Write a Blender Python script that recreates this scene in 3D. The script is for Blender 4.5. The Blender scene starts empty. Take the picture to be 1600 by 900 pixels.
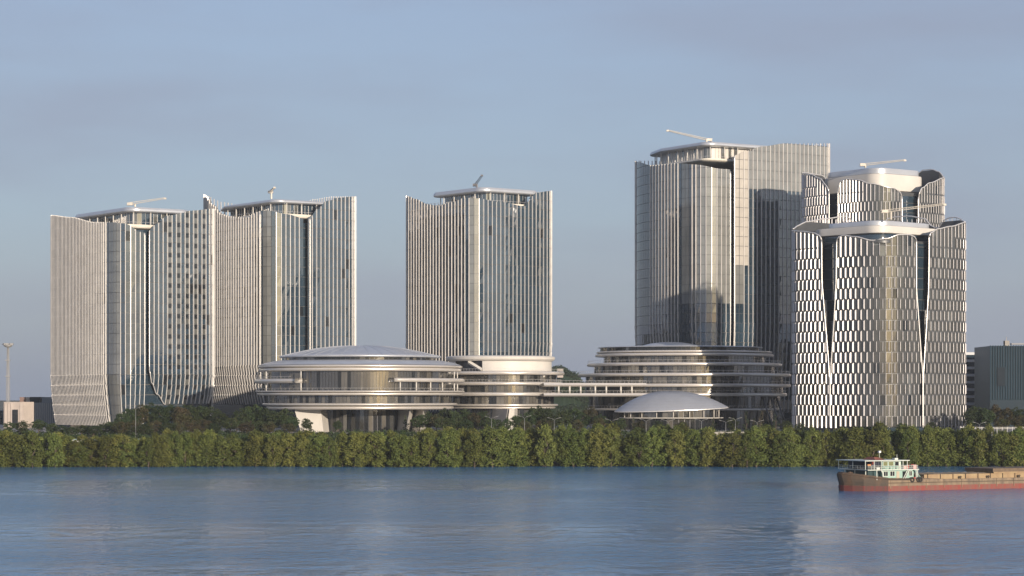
import bpy, bmesh, math, random
import numpy as np
from mathutils import Vector, Matrix

# ------------------------------------------------------------------ camera, sky, sun, exposure
SC = bpy.context.scene
COL = SC.collection
CAM_H, FPX, HOR = 23.4, 3600.0, 622.0      # eye height (m), focal length in photo pixels, horizon row
cam_d = bpy.data.cameras.new('camera'); cam = bpy.data.objects.new('camera', cam_d); COL.objects.link(cam)
cam.location = (0, 0, CAM_H); cam.rotation_euler = (math.pi/2, 0, 0)
cam_d.sensor_width = 36; cam_d.lens = 36*FPX/1600
cam_d.shift_y = (HOR-450)/1600
cam_d.clip_start = 1; cam_d.clip_end = 60000
SC.camera = cam

SUN_EL, SUN_AZ = math.radians(8), math.radians(27)     # azimuth: degrees right of straight behind the camera
S = Vector((math.sin(SUN_AZ)*math.cos(SUN_EL), -math.cos(SUN_AZ)*math.cos(SUN_EL), math.sin(SUN_EL)))
W = bpy.data.worlds.new('World'); SC.world = W; W.use_nodes = True
wn, wl = W.node_tree.nodes, W.node_tree.links
wn.clear()
def WN(t, **k):
    n = wn.new(t)
    for a, b in k.items(): setattr(n, a, b)
    return n
sky = WN('ShaderNodeTexSky', sky_type='NISHITA', sun_disc=False, sun_elevation=SUN_EL,
         sun_rotation=math.atan2(S.x, S.y), altitude=0, air_density=1.0, dust_density=2.0, ozone_density=3.0)
tc = WN('ShaderNodeTexCoord'); mp = WN('ShaderNodeMapping'); mp.inputs['Scale'].default_value = (2.4, 2.4, 11); mp.inputs['Location'].default_value = (1.3, .4, 2.2)
nz = WN('ShaderNodeTexNoise'); nz.inputs['Scale'].default_value = 1.7; nz.inputs['Detail'].default_value = 5; nz.inputs['Roughness'].default_value = .5
rmp = WN('ShaderNodeMapRange'); rmp.inputs[1].default_value = .42; rmp.inputs[2].default_value = .66; rmp.inputs[3].default_value = 0; rmp.inputs[4].default_value = .5
cl = WN('ShaderNodeMixRGB', blend_type='MIX'); cl.inputs[2].default_value = (2.05, 2.2, 2.85, 1)
hsv = WN('ShaderNodeHueSaturation'); hsv.inputs['Saturation'].default_value = 1.0; hsv.inputs['Value'].default_value = .50; hsv.inputs['Hue'].default_value = .51
bg = WN('ShaderNodeBackground'); bg.inputs['Strength'].default_value = .135
wo = WN('ShaderNodeOutputWorld')
wl.new(tc.outputs['Generated'], mp.inputs['Vector']); wl.new(mp.outputs[0], nz.inputs['Vector'])
sx = WN('ShaderNodeSeparateXYZ'); wl.new(tc.outputs['Generated'], sx.inputs[0])
veil = WN('ShaderNodeMapRange', interpolation_type='SMOOTHSTEP'); veil.inputs[1].default_value = .0; veil.inputs[2].default_value = 1.; veil.inputs[3].default_value = 1.; veil.inputs[4].default_value = .72
wl.new(sx.outputs['Z'], veil.inputs[0])
vm = WN('ShaderNodeMixRGB', blend_type='ADD'); vm.inputs[2].default_value = (1.58, 1.78, 2.38, 1); wl.new(veil.outputs[0], vm.inputs[0]); wl.new(hsv.outputs[0], vm.inputs[1])
wl.new(nz.outputs['Fac'], rmp.inputs[0]); wl.new(rmp.outputs[0], cl.inputs[0])
wl.new(sky.outputs[0], hsv.inputs['Color']); wl.new(vm.outputs[0], cl.inputs[1])
wl.new(cl.outputs[0], bg.inputs['Color']); wl.new(bg.outputs[0], wo.inputs['Surface'])

sun_d = bpy.data.lights.new('sun', 'SUN'); sun_d.energy = 5.0; sun_d.angle = math.radians(.6); sun_d.color = (1, .855, .69)
sun = bpy.data.objects.new('sun', sun_d); COL.objects.link(sun)
sun.rotation_euler = (-S).to_track_quat('-Z', 'Y').to_euler(); sun.location = S*3000
vs = SC.view_settings; vs.view_transform = 'Standard'; vs.look = 'None'; vs.gamma = 1; vs.exposure = 0.16; vs.use_curve_mapping = False
SC.render.engine = 'CYCLES'
cy = SC.cycles
cy.use_denoising = True; cy.max_bounces = 6; cy.glossy_bounces = 4; cy.diffuse_bounces = 2; cy.volume_bounces = 0
cy.sample_clamp_indirect = 4; cy.use_adaptive_sampling = True; cy.adaptive_threshold = .015
cy.volume_step_rate = 1

HAZE = 5e-5
# ------------------------------------------------------------------ helpers
rng = random.Random(7)
def X(px, Y): return (px-800)/FPX*Y
def Z(py, Y): return CAM_H+(HOR-py)/FPX*Y
def PX(x, y): return 800+FPX*x/y
def PY(z, y): return HOR-FPX*(z-CAM_H)/y
def lerp(t, a, b): return a+(b-a)*t
def interp(pts, x):
    if x <= pts[0][0]: return pts[0][1]
    for (a, b), (c, d) in zip(pts, pts[1:]):
        if x <= c:
            t = (x-a)/(c-a) if c > a else 0
            return b+(d-b)*t
    return pts[-1][1]
def sinterp(pts, x):      # smooth (cosine) interpolation
    if x <= pts[0][0]: return pts[0][1]
    for (a, b), (c, d) in zip(pts, pts[1:]):
        if x <= c:
            t = (x-a)/(c-a) if c > a else 0
            t = t*t*(3-2*t)
            return b+(d-b)*t
    return pts[-1][1]

MATS = {}
def mat(name, col, rough=.5, metal=0., ior=1.5, var=0., scale=.4, bump=0., bscale=3., objvar=0., col2=None, aniso=None, spec=None):
    if name in MATS: return MATS[name]
    m = bpy.data.materials.new(name); m.use_nodes = True
    nt = m.node_tree; n, l = nt.nodes, nt.links
    p = n['Principled BSDF']
    p.inputs['Base Color'].default_value = (*col, 1); p.inputs['Roughness'].default_value = rough
    p.inputs['Metallic'].default_value = metal; p.inputs['IOR'].default_value = ior
    if spec is not None: p.inputs['Specular IOR Level'].default_value = spec
    g = n.new('ShaderNodeNewGeometry')
    last = None
    if var or col2:
        mpn = n.new('ShaderNodeMapping'); l.new(g.outputs['Position'], mpn.inputs['Vector'])
        if aniso: mpn.inputs['Scale'].default_value = aniso
        t = n.new('ShaderNodeTexNoise'); t.inputs['Scale'].default_value = scale; t.inputs['Detail'].default_value = 5
        l.new(mpn.outputs[0], t.inputs['Vector'])
        r = n.new('ShaderNodeMapRange'); r.inputs[1].default_value = .3; r.inputs[2].default_value = .7
        l.new(t.outputs['Fac'], r.inputs[0])
        mx = n.new('ShaderNodeMixRGB')
        c2 = col2 if col2 else tuple(c*(1-var) for c in col)
        mx.inputs[1].default_value = (*col, 1); mx.inputs[2].default_value = (*c2, 1)
        l.new(r.outputs[0], mx.inputs[0]); last = mx.outputs[0]
    if objvar:
        oi = n.new('ShaderNodeObjectInfo')
        h = n.new('ShaderNodeHueSaturation')
        r1 = n.new('ShaderNodeMapRange'); r1.inputs[3].default_value = 1-objvar; r1.inputs[4].default_value = 1+objvar
        l.new(oi.outputs['Random'], r1.inputs[0]); l.new(r1.outputs[0], h.inputs['Value'])
        mm = n.new('ShaderNodeMath'); mm.operation = 'MULTIPLY_ADD'; mm.inputs[1].default_value = 7.31; mm.inputs[2].default_value = 0
        fr = n.new('ShaderNodeMath'); fr.operation = 'FRACT'
        l.new(oi.outputs['Random'], mm.inputs[0]); l.new(mm.outputs[0], fr.inputs[0])
        r2 = n.new('ShaderNodeMapRange'); r2.inputs[3].default_value = .5-objvar*.09; r2.inputs[4].default_value = .5+objvar*.05
        l.new(fr.outputs[0], r2.inputs[0]); l.new(r2.outputs[0], h.inputs['Hue'])
        if last: l.new(last, h.inputs['Color'])
        else: h.inputs['Color'].default_value = (*col, 1)
        last = h.outputs[0]
    if last: l.new(last, p.inputs['Base Color'])
    if bump:
        t = n.new('ShaderNodeTexNoise'); t.inputs['Scale'].default_value = bscale; t.inputs['Detail'].default_value = 4
        l.new(g.outputs['Position'], t.inputs['Vector'])
        b = n.new('ShaderNodeBump'); b.inputs['Strength'].default_value = bump; b.inputs['Distance'].default_value = .1
        l.new(t.outputs['Fac'], b.inputs['Height']); l.new(b.outputs[0], p.inputs['Normal'])
    MATS[name] = m
    return m

M_FIN = mat('fin_aluminium', (.74, .71, .68), .38, .25, var=.16, scale=.2, objvar=.05)
M_WHITEFIN = mat('white_fin_aluminium', (.66, .64, .65), .36, .15, var=.10, scale=.15)
M_TRIM = mat('trim_aluminium', (.76, .74, .72), .3, .5)
M_GLASS = mat('curtain_glass', (.034, .062, .090), .03, 0, 2.45, var=.5, scale=.08)
M_LATGL = mat('lattice_glass', (.080, .082, .080), .03, 0, 1.9, var=.4, scale=.1)
M_GLASSD = mat('dark_open_window', (.012, .016, .02), .06, 0, 1.8)
M_BLINDREFL = mat('blind_reflect_glass', (.12, .125, .118), .05, 0, 2.4, var=.3, scale=.3)
M_CREAM = mat('cream_panel', (.46, .43, .385), .45, 0, var=.15, scale=.25)
M_PALEGL = mat('pale_reflect_glass', (.23, .235, .225), .08, 0, 2.2, var=.3, scale=.12)  # bright sky reflection painted into the colour; also the pale upper panels
M_CORE = mat('core_glass', (.022, .040, .058), .05, 0, 2.0)
M_SPAN = mat('spandrel', (.09, .095, .10), .4, .2, var=.2, scale=.2)
M_RING = mat('champagne_metal', (.72, .68, .63), .28, .5, var=.10, scale=.12)
M_ROOFM = mat('roof_metal', (.60, .62, .65), .36, .5, var=.12, scale=.15)
M_WHITE = mat('white_cladding', (.60, .575, .535), .5, .0, var=.10, scale=.15)
M_PALE = mat('terrace_slab', (.66, .62, .54), .5, 0, var=.12, scale=.2)
M_RGLASS = mat('ring_glass', (.06, .06, .057), .05, 0, 2.2, var=.5, scale=.1)
M_RCURT = mat('ring_curtain', (.13, .122, .107), .08, 0, 2.0, var=.4, scale=.2)
M_RDARK = mat('ring_dark', (.016, .018, .02), .08, 0, 1.6)
M_STEEL = mat('dark_steel', (.12, .12, .13), .45, .5)
M_CRANE = mat('crane_paint', (.58, .54, .47), .5, .1, var=.2, scale=.5)
M_CONC = mat('concrete', (.36, .34, .31), .8, 0, var=.25, scale=.15)

def mesh_obj(name, verts, faces, mats, parent=None, mi=None, smooth=False):
    me = bpy.data.meshes.new(name)
    me.from_pydata([tuple(v) for v in verts], [], faces)
    if not isinstance(mats, (list, tuple)): mats = [mats]
    for m in mats: me.materials.append(m)
    if mi is not None: me.polygons.foreach_set('material_index', mi)
    if smooth: me.polygons.foreach_set('use_smooth', [True]*len(faces))
    me.update()
    if smooth == 'auto': me.set_sharp_from_angle(angle=math.radians(28))
    o = bpy.data.objects.new(name, me); COL.objects.link(o)
    if parent is not None: o.parent = parent
    return o
class MB:
    """collects shapes for ONE mesh"""
    def __init__(s): s.v, s.f, s.m, s.mats = [], [], [], []
    def add(s, v, f, m):
        if m not in s.mats: s.mats.append(m)
        k = s.mats.index(m); b = len(s.v)
        s.v += [tuple(p) for p in v]; s.f += [tuple(i+b for i in q) for q in f]; s.m += [k]*len(f)
    def box(s, x0, x1, y0, y1, z0, z1, m, M=None):
        v = [Vector((x, y, z)) for z in (z0, z1) for y in (y0, y1) for x in (x0, x1)]
        if M is not None: v = [M @ p for p in v]
        s.add(v, [(0, 2, 3, 1), (4, 5, 7, 6), (0, 1, 5, 4), (1, 3, 7, 5), (3, 2, 6, 7), (2, 0, 4, 6)], m)
    def tube(s, path, r, m, n=6, r1=None):
        path = [Vector(p) for p in path]; rings = []
        for i, p in enumerate(path):
            d = (path[min(i+1, len(path)-1)]-path[max(i-1, 0)]).normalized()
            up = Vector((0, 0, 1)) if abs(d.z) < .95 else Vector((0, 1, 0))
            a = d.cross(up).normalized(); b = a.cross(d)
            rr = r if r1 is None else lerp(i/max(1, len(path)-1), r, r1)
            rings.append([p+(a*math.cos(2*math.pi*k/n)+b*math.sin(2*math.pi*k/n))*rr for k in range(n)])
        v = [q for R in rings for q in R]; f = []
        for i in range(len(rings)-1):
            for k in range(n):
                k2 = (k+1) % n
                f.append((i*n+k, i*n+k2, (i+1)*n+k2, (i+1)*n+k))
        f.append(tuple(reversed(range(n)))); f.append(tuple((len(rings)-1)*n+k for k in range(n)))
        s.add(v, f, m)
    def build(s, name, parent=None, smooth=False):
        return mesh_obj(name, s.v, s.f, s.mats, parent, s.m, smooth)
def box(name, x0, x1, y0, y1, z0, z1, m, parent=None, M=None):
    b = MB(); b.box(x0, x1, y0, y1, z0, z1, m, M); return b.build(name, parent)
def empty(name, loc=(0, 0, 0), rz=0):
    o = bpy.data.objects.new(name, None); COL.objects.link(o); o.location = loc; o.rotation_euler = (0, 0, rz); return o
def tag(o, label=None, cat=None, group=None, kind=None):
    if label: o['label'] = label
    if cat: o['category'] = cat
    if group: o['group'] = group
    if kind: o['kind'] = kind
    return o
def thing(name, label, cat, group=None):
    return tag(empty(name), label, cat, group)
def pieces(name, items, mats, parent, limit=300):
    """items: (verts, faces, material index, score). The largest `limit` become objects, the rest one stuff part."""
    order = sorted(range(len(items)), key=lambda i: -items[i][3])
    for i in order[:limit]:
        v, f, k, s = items[i]
        mesh_obj(name, v, f, mats[k], parent)
    rest = order[limit:]
    if rest:
        V, F, K = [], [], []
        for i in rest:
            v, f, k, s = items[i]; b = len(V)
            V += v; F += [tuple(j+b for j in q) for q in f]; K += [k]*len(f)
        o = mesh_obj(name+'_array', V, F, mats, parent, K); o['kind'] = 'stuff'

# ------------------------------------------------------------------ rounded-square plans
def corners(A, th, La, Lb, cham=None):
    """plan corners: left, (chamfer,) near A, right, far"""
    a = Vector((-math.sin(th), math.cos(th))); b = Vector((math.cos(th), math.sin(th)))
    C = [A+a*La, A, A+b*Lb, A+a*La+b*Lb]
    if cham:
        f, tilt = cham; E = A+a*La*f; k = (La*(1-f))*math.cos(th)*1.05; t = math.radians(tilt)
        C = [E+Vector((-math.sin(t), math.cos(t)))*k/math.cos(t), E]+C[1:]
        C[-1] = C[-1]+Vector((0, 4))
    return C
def inset_poly(C, d):
    n = len(C); out = []; c = sum(C, Vector((0, 0)))/n; L = []
    for i in range(n):
        p, q = C[i], C[(i+1) % n]; e = (q-p).normalized(); m = Vector((e.y, -e.x))
        if m.dot(p-c) < 0: m = -m
        L.append((p-m*d, e))
    for i in range(n):
        (p, e), (q, f) = L[i-1], L[i]
        t = ((q-p).x*f.y-(q-p).y*f.x)/(e.x*f.y-e.y*f.x); out.append(p+e*t)
    return out
def round_poly(C, rad, bulge=0., step=.6):
    pts = []; n = len(C); c = sum(C, Vector((0, 0)))/n
    ds = [(C[(i+1) % n]-C[i]).normalized() for i in range(n)]
    tl = []
    for i in range(n):
        dl = math.acos(max(-1, min(1, ds[i-1].dot(ds[i])))); lim = .46*min((C[i]-C[i-1]).length, (C[(i+1) % n]-C[i]).length)
        t = min(rad[i]*math.tan(dl/2), lim); tl.append((dl, t, t/math.tan(dl/2)))
    for i in range(n):
        dl, t, R = tl[i]; q = C[i]; d0, d1 = ds[i-1], ds[i]
        start = q-d0*t; n0 = Vector((d0.y, -d0.x))
        if n0.dot(q-c) < 0: n0 = -n0
        cen = start-n0*R; k = max(4, int(R*dl/step)+1)
        for j in range(k+1):
            al = j/k*dl; pts.append(cen+(n0*math.cos(al)+d0*math.sin(al))*R)
        e0 = q+d1*t; e1 = C[(i+1) % n]-d1*tl[(i+1) % n][1]; L = (e1-e0).length; k = max(2, int(L/step))
        nr = Vector((d1.y, -d1.x))
        if nr.dot(q-c) < 0: nr = -nr
        for j in range(1, k): pts.append(e0.lerp(e1, j/k)+nr*bulge*4*(j/k)*(1-j/k))
    return pts
class Plan:
    def __init__(s, pts):
        s.p = pts; n = len(pts)
        s.cum = [0.]
        for i in range(n): s.cum.append(s.cum[-1]+(pts[(i+1) % n]-pts[i]).length)
        s.L = s.cum[-1]
        c = sum(pts, Vector((0, 0)))/n; s.c = c
        s.n = []
        for i in range(n):
            d = pts[(i+1) % n]-pts[i-1]; m = Vector((d.y, -d.x)).normalized()
            if m.dot(pts[i]-c) < 0: m = -m
            s.n.append(m)
    def at(s, u):
        u = u % s.L
        lo, hi = 0, len(s.p)
        while hi-lo > 1:
            mid = (lo+hi)//2
            if s.cum[mid] <= u: lo = mid
            else: hi = mid
        t = (u-s.cum[lo])/max(1e-9, s.cum[lo+1]-s.cum[lo])
        j = (lo+1) % len(s.p)
        return s.p[lo].lerp(s.p[j], t), s.n[lo].lerp(s.n[j], t).normalized()
def slab(mb, pts, zs, m):
    """extruded plan; zs: list of (inset along normal, z), capped both ends"""
    pl = Plan(pts); n = len(pts); V = []; F = []
    for ins, z in zs:
        V += [(p.x-q.x*ins, p.y-q.y*ins, z) for p, q in zip(pl.p, pl.n)]
    for i in range(len(zs)-1):
        for k in range(n):
            k2 = (k+1) % n
            F.append((i*n+k, i*n+k2, (i+1)*n+k2, (i+1)*n+k))
    F.append(tuple(reversed(range(n)))); F.append(tuple((len(zs)-1)*n+k for k in range(n)))
    mb.add(V, F, m)

def boxpiece(P0, P1, n0, n1, z0a, z0b, z1a, z1b, o0, o1, thick):
    """pane between two plan points; a/b = left/right z; o0/o1 outward offset bottom/top; jittered tilt"""
    j = lambda: rng.uniform(-.022, .022)
    def q(P, n, z, o): return (P.x+n.x*o, P.y+n.y*o, z)
    f = [q(P0, n0, z0a, o0+j()), q(P1, n1, z0b, o0+j()), q(P1, n1, z1b, o1+j()), q(P0, n0, z1a, o1+j())]
    bk = [q(P0, n0, z0a, o0-thick), q(P1, n1, z0b, o0-thick), q(P1, n1, z1b, o1-thick), q(P0, n0, z1a, o1-thick)]
    return f+bk, [(0, 1, 2, 3), (0, 4, 5, 1), (1, 5, 6, 2), (2, 6, 7, 3), (3, 7, 4, 0)]

# ------------------------------------------------------------------ towers
def make_tower(c):
    root = thing(c['name'], c['label'], 'tower', None)
    th = math.radians(c['th']); Yc = c['Y']; r = c.get('r', 8.); rn = c.get('rn', r)
    A = Vector((X(c['corner'], Yc), Yc)); La = Lb = 55.
    cham = c.get('cham'); rads = lambda q, k: ([q]*(2 if cham else 1))+[k, q, q]
    for _ in range(14):       # side lengths so that the silhouette reaches the measured columns
        pts = round_poly(corners(A, th, La, Lb, cham), rads(r, rn), c.get('bulge', 1.), 1.5)
        xs = [PX(p.x, p.y) for p in pts]
        La += (min(xs)-c['x0'])/FPX*Yc/math.sin(th)*.6
        Lb += (c['x1']-max(xs))/FPX*Yc/math.cos(th)*.8
        La = max(20, La); Lb = max(20, Lb)
    CC = corners(A, th, La, Lb, cham)
    plan = Plan(round_poly(CC, rads(r, rn), c.get('bulge', 1.), .6))
    def inner(d, rr=None):
        return round_poly(inset_poly(CC, d), rads(max(2.5, rr if rr else r-d), max(2.5, rr if rr else rn-d)), 0, 1.2)
    root.location = (plan.c.x, plan.c.y, GROUND)
    bpy.context.view_layer.update()
    off = Vector((plan.c.x, plan.c.y, GROUND))
    holder = []
    U = []; u = .5
    while u < plan.L-.8:
        P, n = plan.at(u); d0, d1, df = c.get('dens', (0, 0, 1)); U.append(u)
        u += c['s']*(df if d0 < PX(P.x, P.y) < d1 and n.dot(-P) > 0 else 1)
    N = len(U)
    info = []
    for u in U:
        P, n = plan.at(u)
        px = PX(P.x, P.y); front = n.dot(-P) > 0
        info.append((P, n, px, front))
    stag = []
    for i, u in enumerate(U):
        u2 = U[(i+1) % N]+(plan.L if i == N-1 else 0)
        P, n = plan.at((u+u2)/2); stag.append((P, n, PX(P.x, P.y), n.dot(-P) > 0))
    petals = c['petals']; back = c['back']
    fh = c['fh']; zbase = c['zbase']
    def pet_at(px, y, z, front):
        py = PY(z, y)
        if not front:
            zt = Z(sinterp(back, px), y)
            return (BACKP, zt) if z < zt else None
        for p in petals:
            if interp(p['L'], py) <= px <= interp(p['R'], py):
                zt = Z(sinterp(p['top'], px), y)
                zb = Z(sinterp(p['bot'], px), y)
                if zb <= z <= zt: return (p, zt)
        return None
    zlow = Z(max(b_[1] for p in petals for b_ in p['bot']), Yc)
    BACKP = dict(zb=zlow)
    for p in petals: p['zb'] = Z(max(b_[1] for b_ in p['bot']), Yc)
    zt0 = Z(c['taper_py'], Yc)
    def inset(p, z, px=None):
        if z >= zt0: return 0.
        t = (zt0-z)/max(1., zt0-p['zb'])
        return -c['taper']*t**1.7*(sinterp(c['taperx'], px) if 'taperx' in c and px is not None else 1)
    ztop = max(Z(min(q[1] for q in p['top']), Yc+25) for p in petals)
    floors = [zbase+k*fh for k in range(-1, int((ztop-zbase)/fh)+2)]
    # ---- fins
    fin_items = []
    w, d = c['fw'], c['fd']; hexed = c.get('hex', False)
    skip = c.get('nofin', [])
    for par, (P, n, px, front) in ([(0, q) for q in info]+[(1, q) for q in stag] if hexed else [(0, q) for q in info]):
        if front and any(s0 <= px <= s1 for s0, s1 in skip): continue
        t = Vector((-n.y, n.x))
        lean = math.radians(c.get('lean', 0)); lf = t if t.x < 0 or not front else -t
        al = math.degrees(math.atan2(n.x, -n.y))       # facing: degrees right of straight towards the river
        if not front: lf = t
        elif lean: lean = math.radians(min(50, al) if al > 0 else 30*min(1, -al/25))
        nd = n*math.cos(lean)+lf*math.sin(lean); td = Vector((-nd.y, nd.x)); st = fh/6; z = zlow-1; runs = []; cur = None
        zmax = ztop+fh
        while z < zmax:
            g = pet_at(px, P.y, z, front)
            if g:
                if cur is None: cur = [z, z, g[0], g[1]]
                cur[1] = z; cur[3] = g[1]
            elif cur: runs.append(cur); cur = None
            z += st
        if cur: runs.append(cur)
        face = max(.05, n.dot(-P.normalized()))
        for z0, z1, p, zt in runs:
            if z1-z0 < 2*st: continue
            z1 = min(zt, z1+st)
            if not hexed:
                prof = []; sk = sinterp(c['taperx'], px) if 'taperx' in c and front else 1
                zz = [z0]+[f for f in floors if z0+.5 < f < z1-.5 and f < zt0]+[z1]
                for k in range(len(zz)-1):
                    lo, hi = zz[k], zz[k+1]
                    if hi <= zt0+fh*.5:
                        prof += [(lo+.04, inset(p, lo, px)-.12*sk), (hi-.04, inset(p, hi, px)+.22*sk)]
                    else: prof += [(lo, inset(p, lo, px)), (hi, inset(p, hi, px))]
                V, F = [], []
                for z, o in prof:
                    for tt, oo in ((-w/2, -.1), (-w/2, d), (w/2, d), (w/2, -.1)):
                        q = P+t*tt+n*(o+oo); V.append((q.x, q.y, z))
                for k in range(len(prof)-1):
                    for e in range(4):
                        e2 = (e+1) % 4
                        F.append((k*4+e, k*4+e2, k*4+4+e2, k*4+4+e))
                F += [(3, 2, 1, 0), tuple(len(V)-4+e for e in range(4))]
                fin_items.append((V, F, 0, (z1-z0)*face*(1 if front else .01)))
            else:
                zz = [z0]+[f for f in floors if z0+1.2 < f < z1-(fh*c.get('toprow', .6))]+[z1]
                for k in range(len(zz)-1):
                    fi = int(round(((zz[k]+zz[k+1])/2-zbase)/fh-.5)) if k < len(zz)-2 else 0
                    if PY(zz[k+1], P.y) < c.get('plain_py', 9999) and fi % 2 != par: continue
                    if PY(zz[k+1], P.y) >= c.get('plain_py', 9999) and par: continue
                    lo, hi = zz[k]+.08, zz[k+1]-.08
                    o0, o1 = inset(p, lo), inset(p, hi); e = .4
                    V = []
                    low = PY(lo, P.y) > c.get('plain_py', 9999)
                    prof = [(lo, o0-.1), (lo, o0+(.12 if not low else d)), (lo+e, o0+d), (hi-e, o1+d), (hi, o1+(.12 if not low else d)), (hi, o1-.1)]
                    for tt in (-w/2, w/2):
                        for z, o in prof:
                            q = P+td*tt+nd*o; V.append((q.x, q.y, z))
                    F = [(0, 1, 2, 3, 4, 5), (11, 10, 9, 8, 7, 6)]+[(k_+1, k_, k_+6, k_+7) for k_ in range(5)]+[(0, 5, 11, 6)]
                    vis = 1 if front else .01
                    if lo < c.get('hide_z', -99): vis *= .1
                    fin_items.append((V, F, 0, (hi-lo)*(w*face+d*math.sqrt(1-min(1, face)**2))*vis))
    pieces('fin', fin_items, [c.get('finmat', M_FIN)], root)
    # ---- glass panes, backing
    pane_items = []; bV, bF = [], []
    gm = [M_LATGL if hexed else M_GLASS, M_GLASSD, M_BLINDREFL, M_CREAM, M_PALEGL]
    for i in range(N):
        P0, n0, px0, f0 = info[i]; P1, n1, px1, f1 = info[(i+1) % N]
        front = f0 and f1
        pm = (px0+px1)/2; Pm = (P0+P1)/2
        Q0, Q1 = P0.lerp(P1, .06), P1.lerp(P0, .06)
        face = max(.05, ((n0+n1)/2).dot(-Pm.normalized()))
        for k in range(len(floors)-1):
            lo, hi = floors[k], floors[k+1]
            g = None
            for zq in (lo+fh*.3, lo+fh*.05, lo+fh*.7):
                g = pet_at(pm, Pm.y, zq, front)
                if g: break
            if not g: continue
            p = g[0]
            if front:
                ta, tb = Z(sinterp(p['top'], px0), P0.y), Z(sinterp(p['top'], px1), P1.y)
                za, zb_ = Z(sinterp(p['bot'], px0), P0.y), Z(sinterp(p['bot'], px1), P1.y)
            else:
                ta, tb = Z(sinterp(back, px0), P0.y), Z(sinterp(back, px1), P1.y); za = zb_ = zlow
            if lo > Z(c['roof_py'], Yc)+1 and not front and c.get('open_back', True): continue
            ha, hb = min(hi-.26, ta), min(hi-.26, tb); la, lb = max(lo, za), max(lo, zb_)
            if ha-la < .3 and hb-lb < .3: continue
            ha, hb = max(ha, la+.02), max(hb, lb+.02)
            o0, o1 = inset(p, lo, pm), inset(p, hi-.26, pm)
            if c.get('checker') and front and c['checker'](pm, i) and ha-la > fh*.8:
                zm = la+(ha-la)*.55
                v, f = boxpiece(Q0, Q1, n0, n1, zm+.05, zm+.05, ha, hb, lerp(.55, o0, o1), o1, .12); pane_items.append((v, f, 1, (ha-zm)*face))
                ha = hb = zm; o1 = lerp(.55, o0, o1)
            v, f = boxpiece(Q0, Q1, n0, n1, la, lb, ha, hb, o0, o1, .12)
            x = rng.random(); cb, cd = c.get('mix', (.12, .14))
            kk = 1 if x < cd else (2 if x < cd+cb else 0)
            if any(s0 <= pm <= s1 for s0, s1 in c.get('pale', [])): kk = 4 if lo > Z(c.get('pale_py', 900), Yc) else 0
            if front and any(s0 <= pm <= s1 and lo > Z(s2, Yc) for s0, s1, s2 in c.get('pale_top', [])): kk = 4
            if front and any(s0 <= pm <= s1 and lo > Z(s2, Yc) for s0, s1, s2 in c.get('cream', [])): kk = 3
            if c.get('checker') and front and c['checker'](pm, i): kk = 2 if lo > Z(500, Yc) or rng.random() < .4 else 0
            pane_items.append((v, f, kk, (ha-la)*face*(1 if front else .01)))
            b0 = len(bV)
            H = min(hi, max(ta, lo)); Hb = min(hi, max(tb, lo))
            for P, n, z, o in ((P0, n0, la, o0), (P1, n1, lb, o0), (P1, n1, max(Hb, lb+.02), o1), (P0, n0, max(H, la+.02), o1)):
                bV.append((P.x+n.x*(o-.15), P.y+n.y*(o-.15), z))
            bF.append((b0, b0+1, b0+2, b0+3))
    pieces('glass_pane', pane_items, gm, root)
    mesh_obj('spandrel_backing', bV, bF, M_SPAN, root)
    # ---- core behind the slots, one slab edge per floor
    cin = c.get('core_in', 2.6)
    zr = Z(c['roof_py'], Yc)
    mb = MB(); slab(mb, inner(cin), [(0, GROUND-1), (0, zr)], M_CORE); mb.build('core_glazing', root)
    for f in floors:
        if GROUND+3 < f < zr-1:
            mb = MB(); slab(mb, inner(cin-.12), [(0, f-.22), (0, f+.22)], M_SPAN); mb.build('floor_slab', root)
    # ---- edge trims of the petals
    fr = []
    k = 0; u = 0.
    while u < plan.L:
        P, n = plan.at(u)
        if n.dot(-P.normalized()) > .02: fr.append((PX(P.x, P.y), P, n))
        u += .4
    fr.sort(key=lambda q: q[0])
    fx = [q[0] for q in fr]
    import bisect
    def front_at(px):
        j = min(len(fr)-1, max(1, bisect.bisect_left(fx, px))); q0, q1 = fr[j-1], fr[j]
        t = max(0, min(1, (px-q0[0])/max(1e-6, q1[0]-q0[0]))); return q0[1].lerp(q1[1], t), q0[2].lerp(q1[2], t).normalized()
    for p in petals:
        if p.get('notrim'): continue
        paths = []
        for side in ('L', 'R'):
            if side in p.get('skip', ''): continue
            path = []
            y0, y1 = None, None
            for py in np.arange(200, 700, 4.):
                px = interp(p[side], py); P, n = front_at(px); z = Z(py, P.y)
                if Z(sinterp(p['bot'], px), P.y)-.1 <= z <= Z(sinterp(p['top'], px), P.y)+.1:
                    o = inset(p, z)+d*.6
                    path.append((P.x+n.x*o, P.y+n.y*o, z))
            paths.append(path)
        if c.get('toptrim'):
            path = []
            pl, pr = interp(p['L'], p['top'][0][1]), interp(p['R'], p['top'][-1][1])
            for px in np.linspace(pl, pr, 40):
                P, n = front_at(px); z = Z(sinterp(p['top'], px), P.y)
                path.append((P.x+n.x*d*.6, P.y+n.y*d*.6, z+.1))
            paths.append(path)
        if p.get('bottrim'):
            path = []
            for px in np.linspace(p['bottrim'][0], p['bottrim'][1], 24):
                P, n = front_at(px); z = Z(sinterp(p['bot'], px), P.y); o = inset(p, z)+d*.6
                path.append((P.x+n.x*o, P.y+n.y*o, z))
            paths.append(path)
        for path in paths:
            if len(path) > 2:
                mb = MB(); mb.tube(path, c.get('trim_r', .22), M_TRIM, 6); mb.build('edge_trim', root, True)
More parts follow.
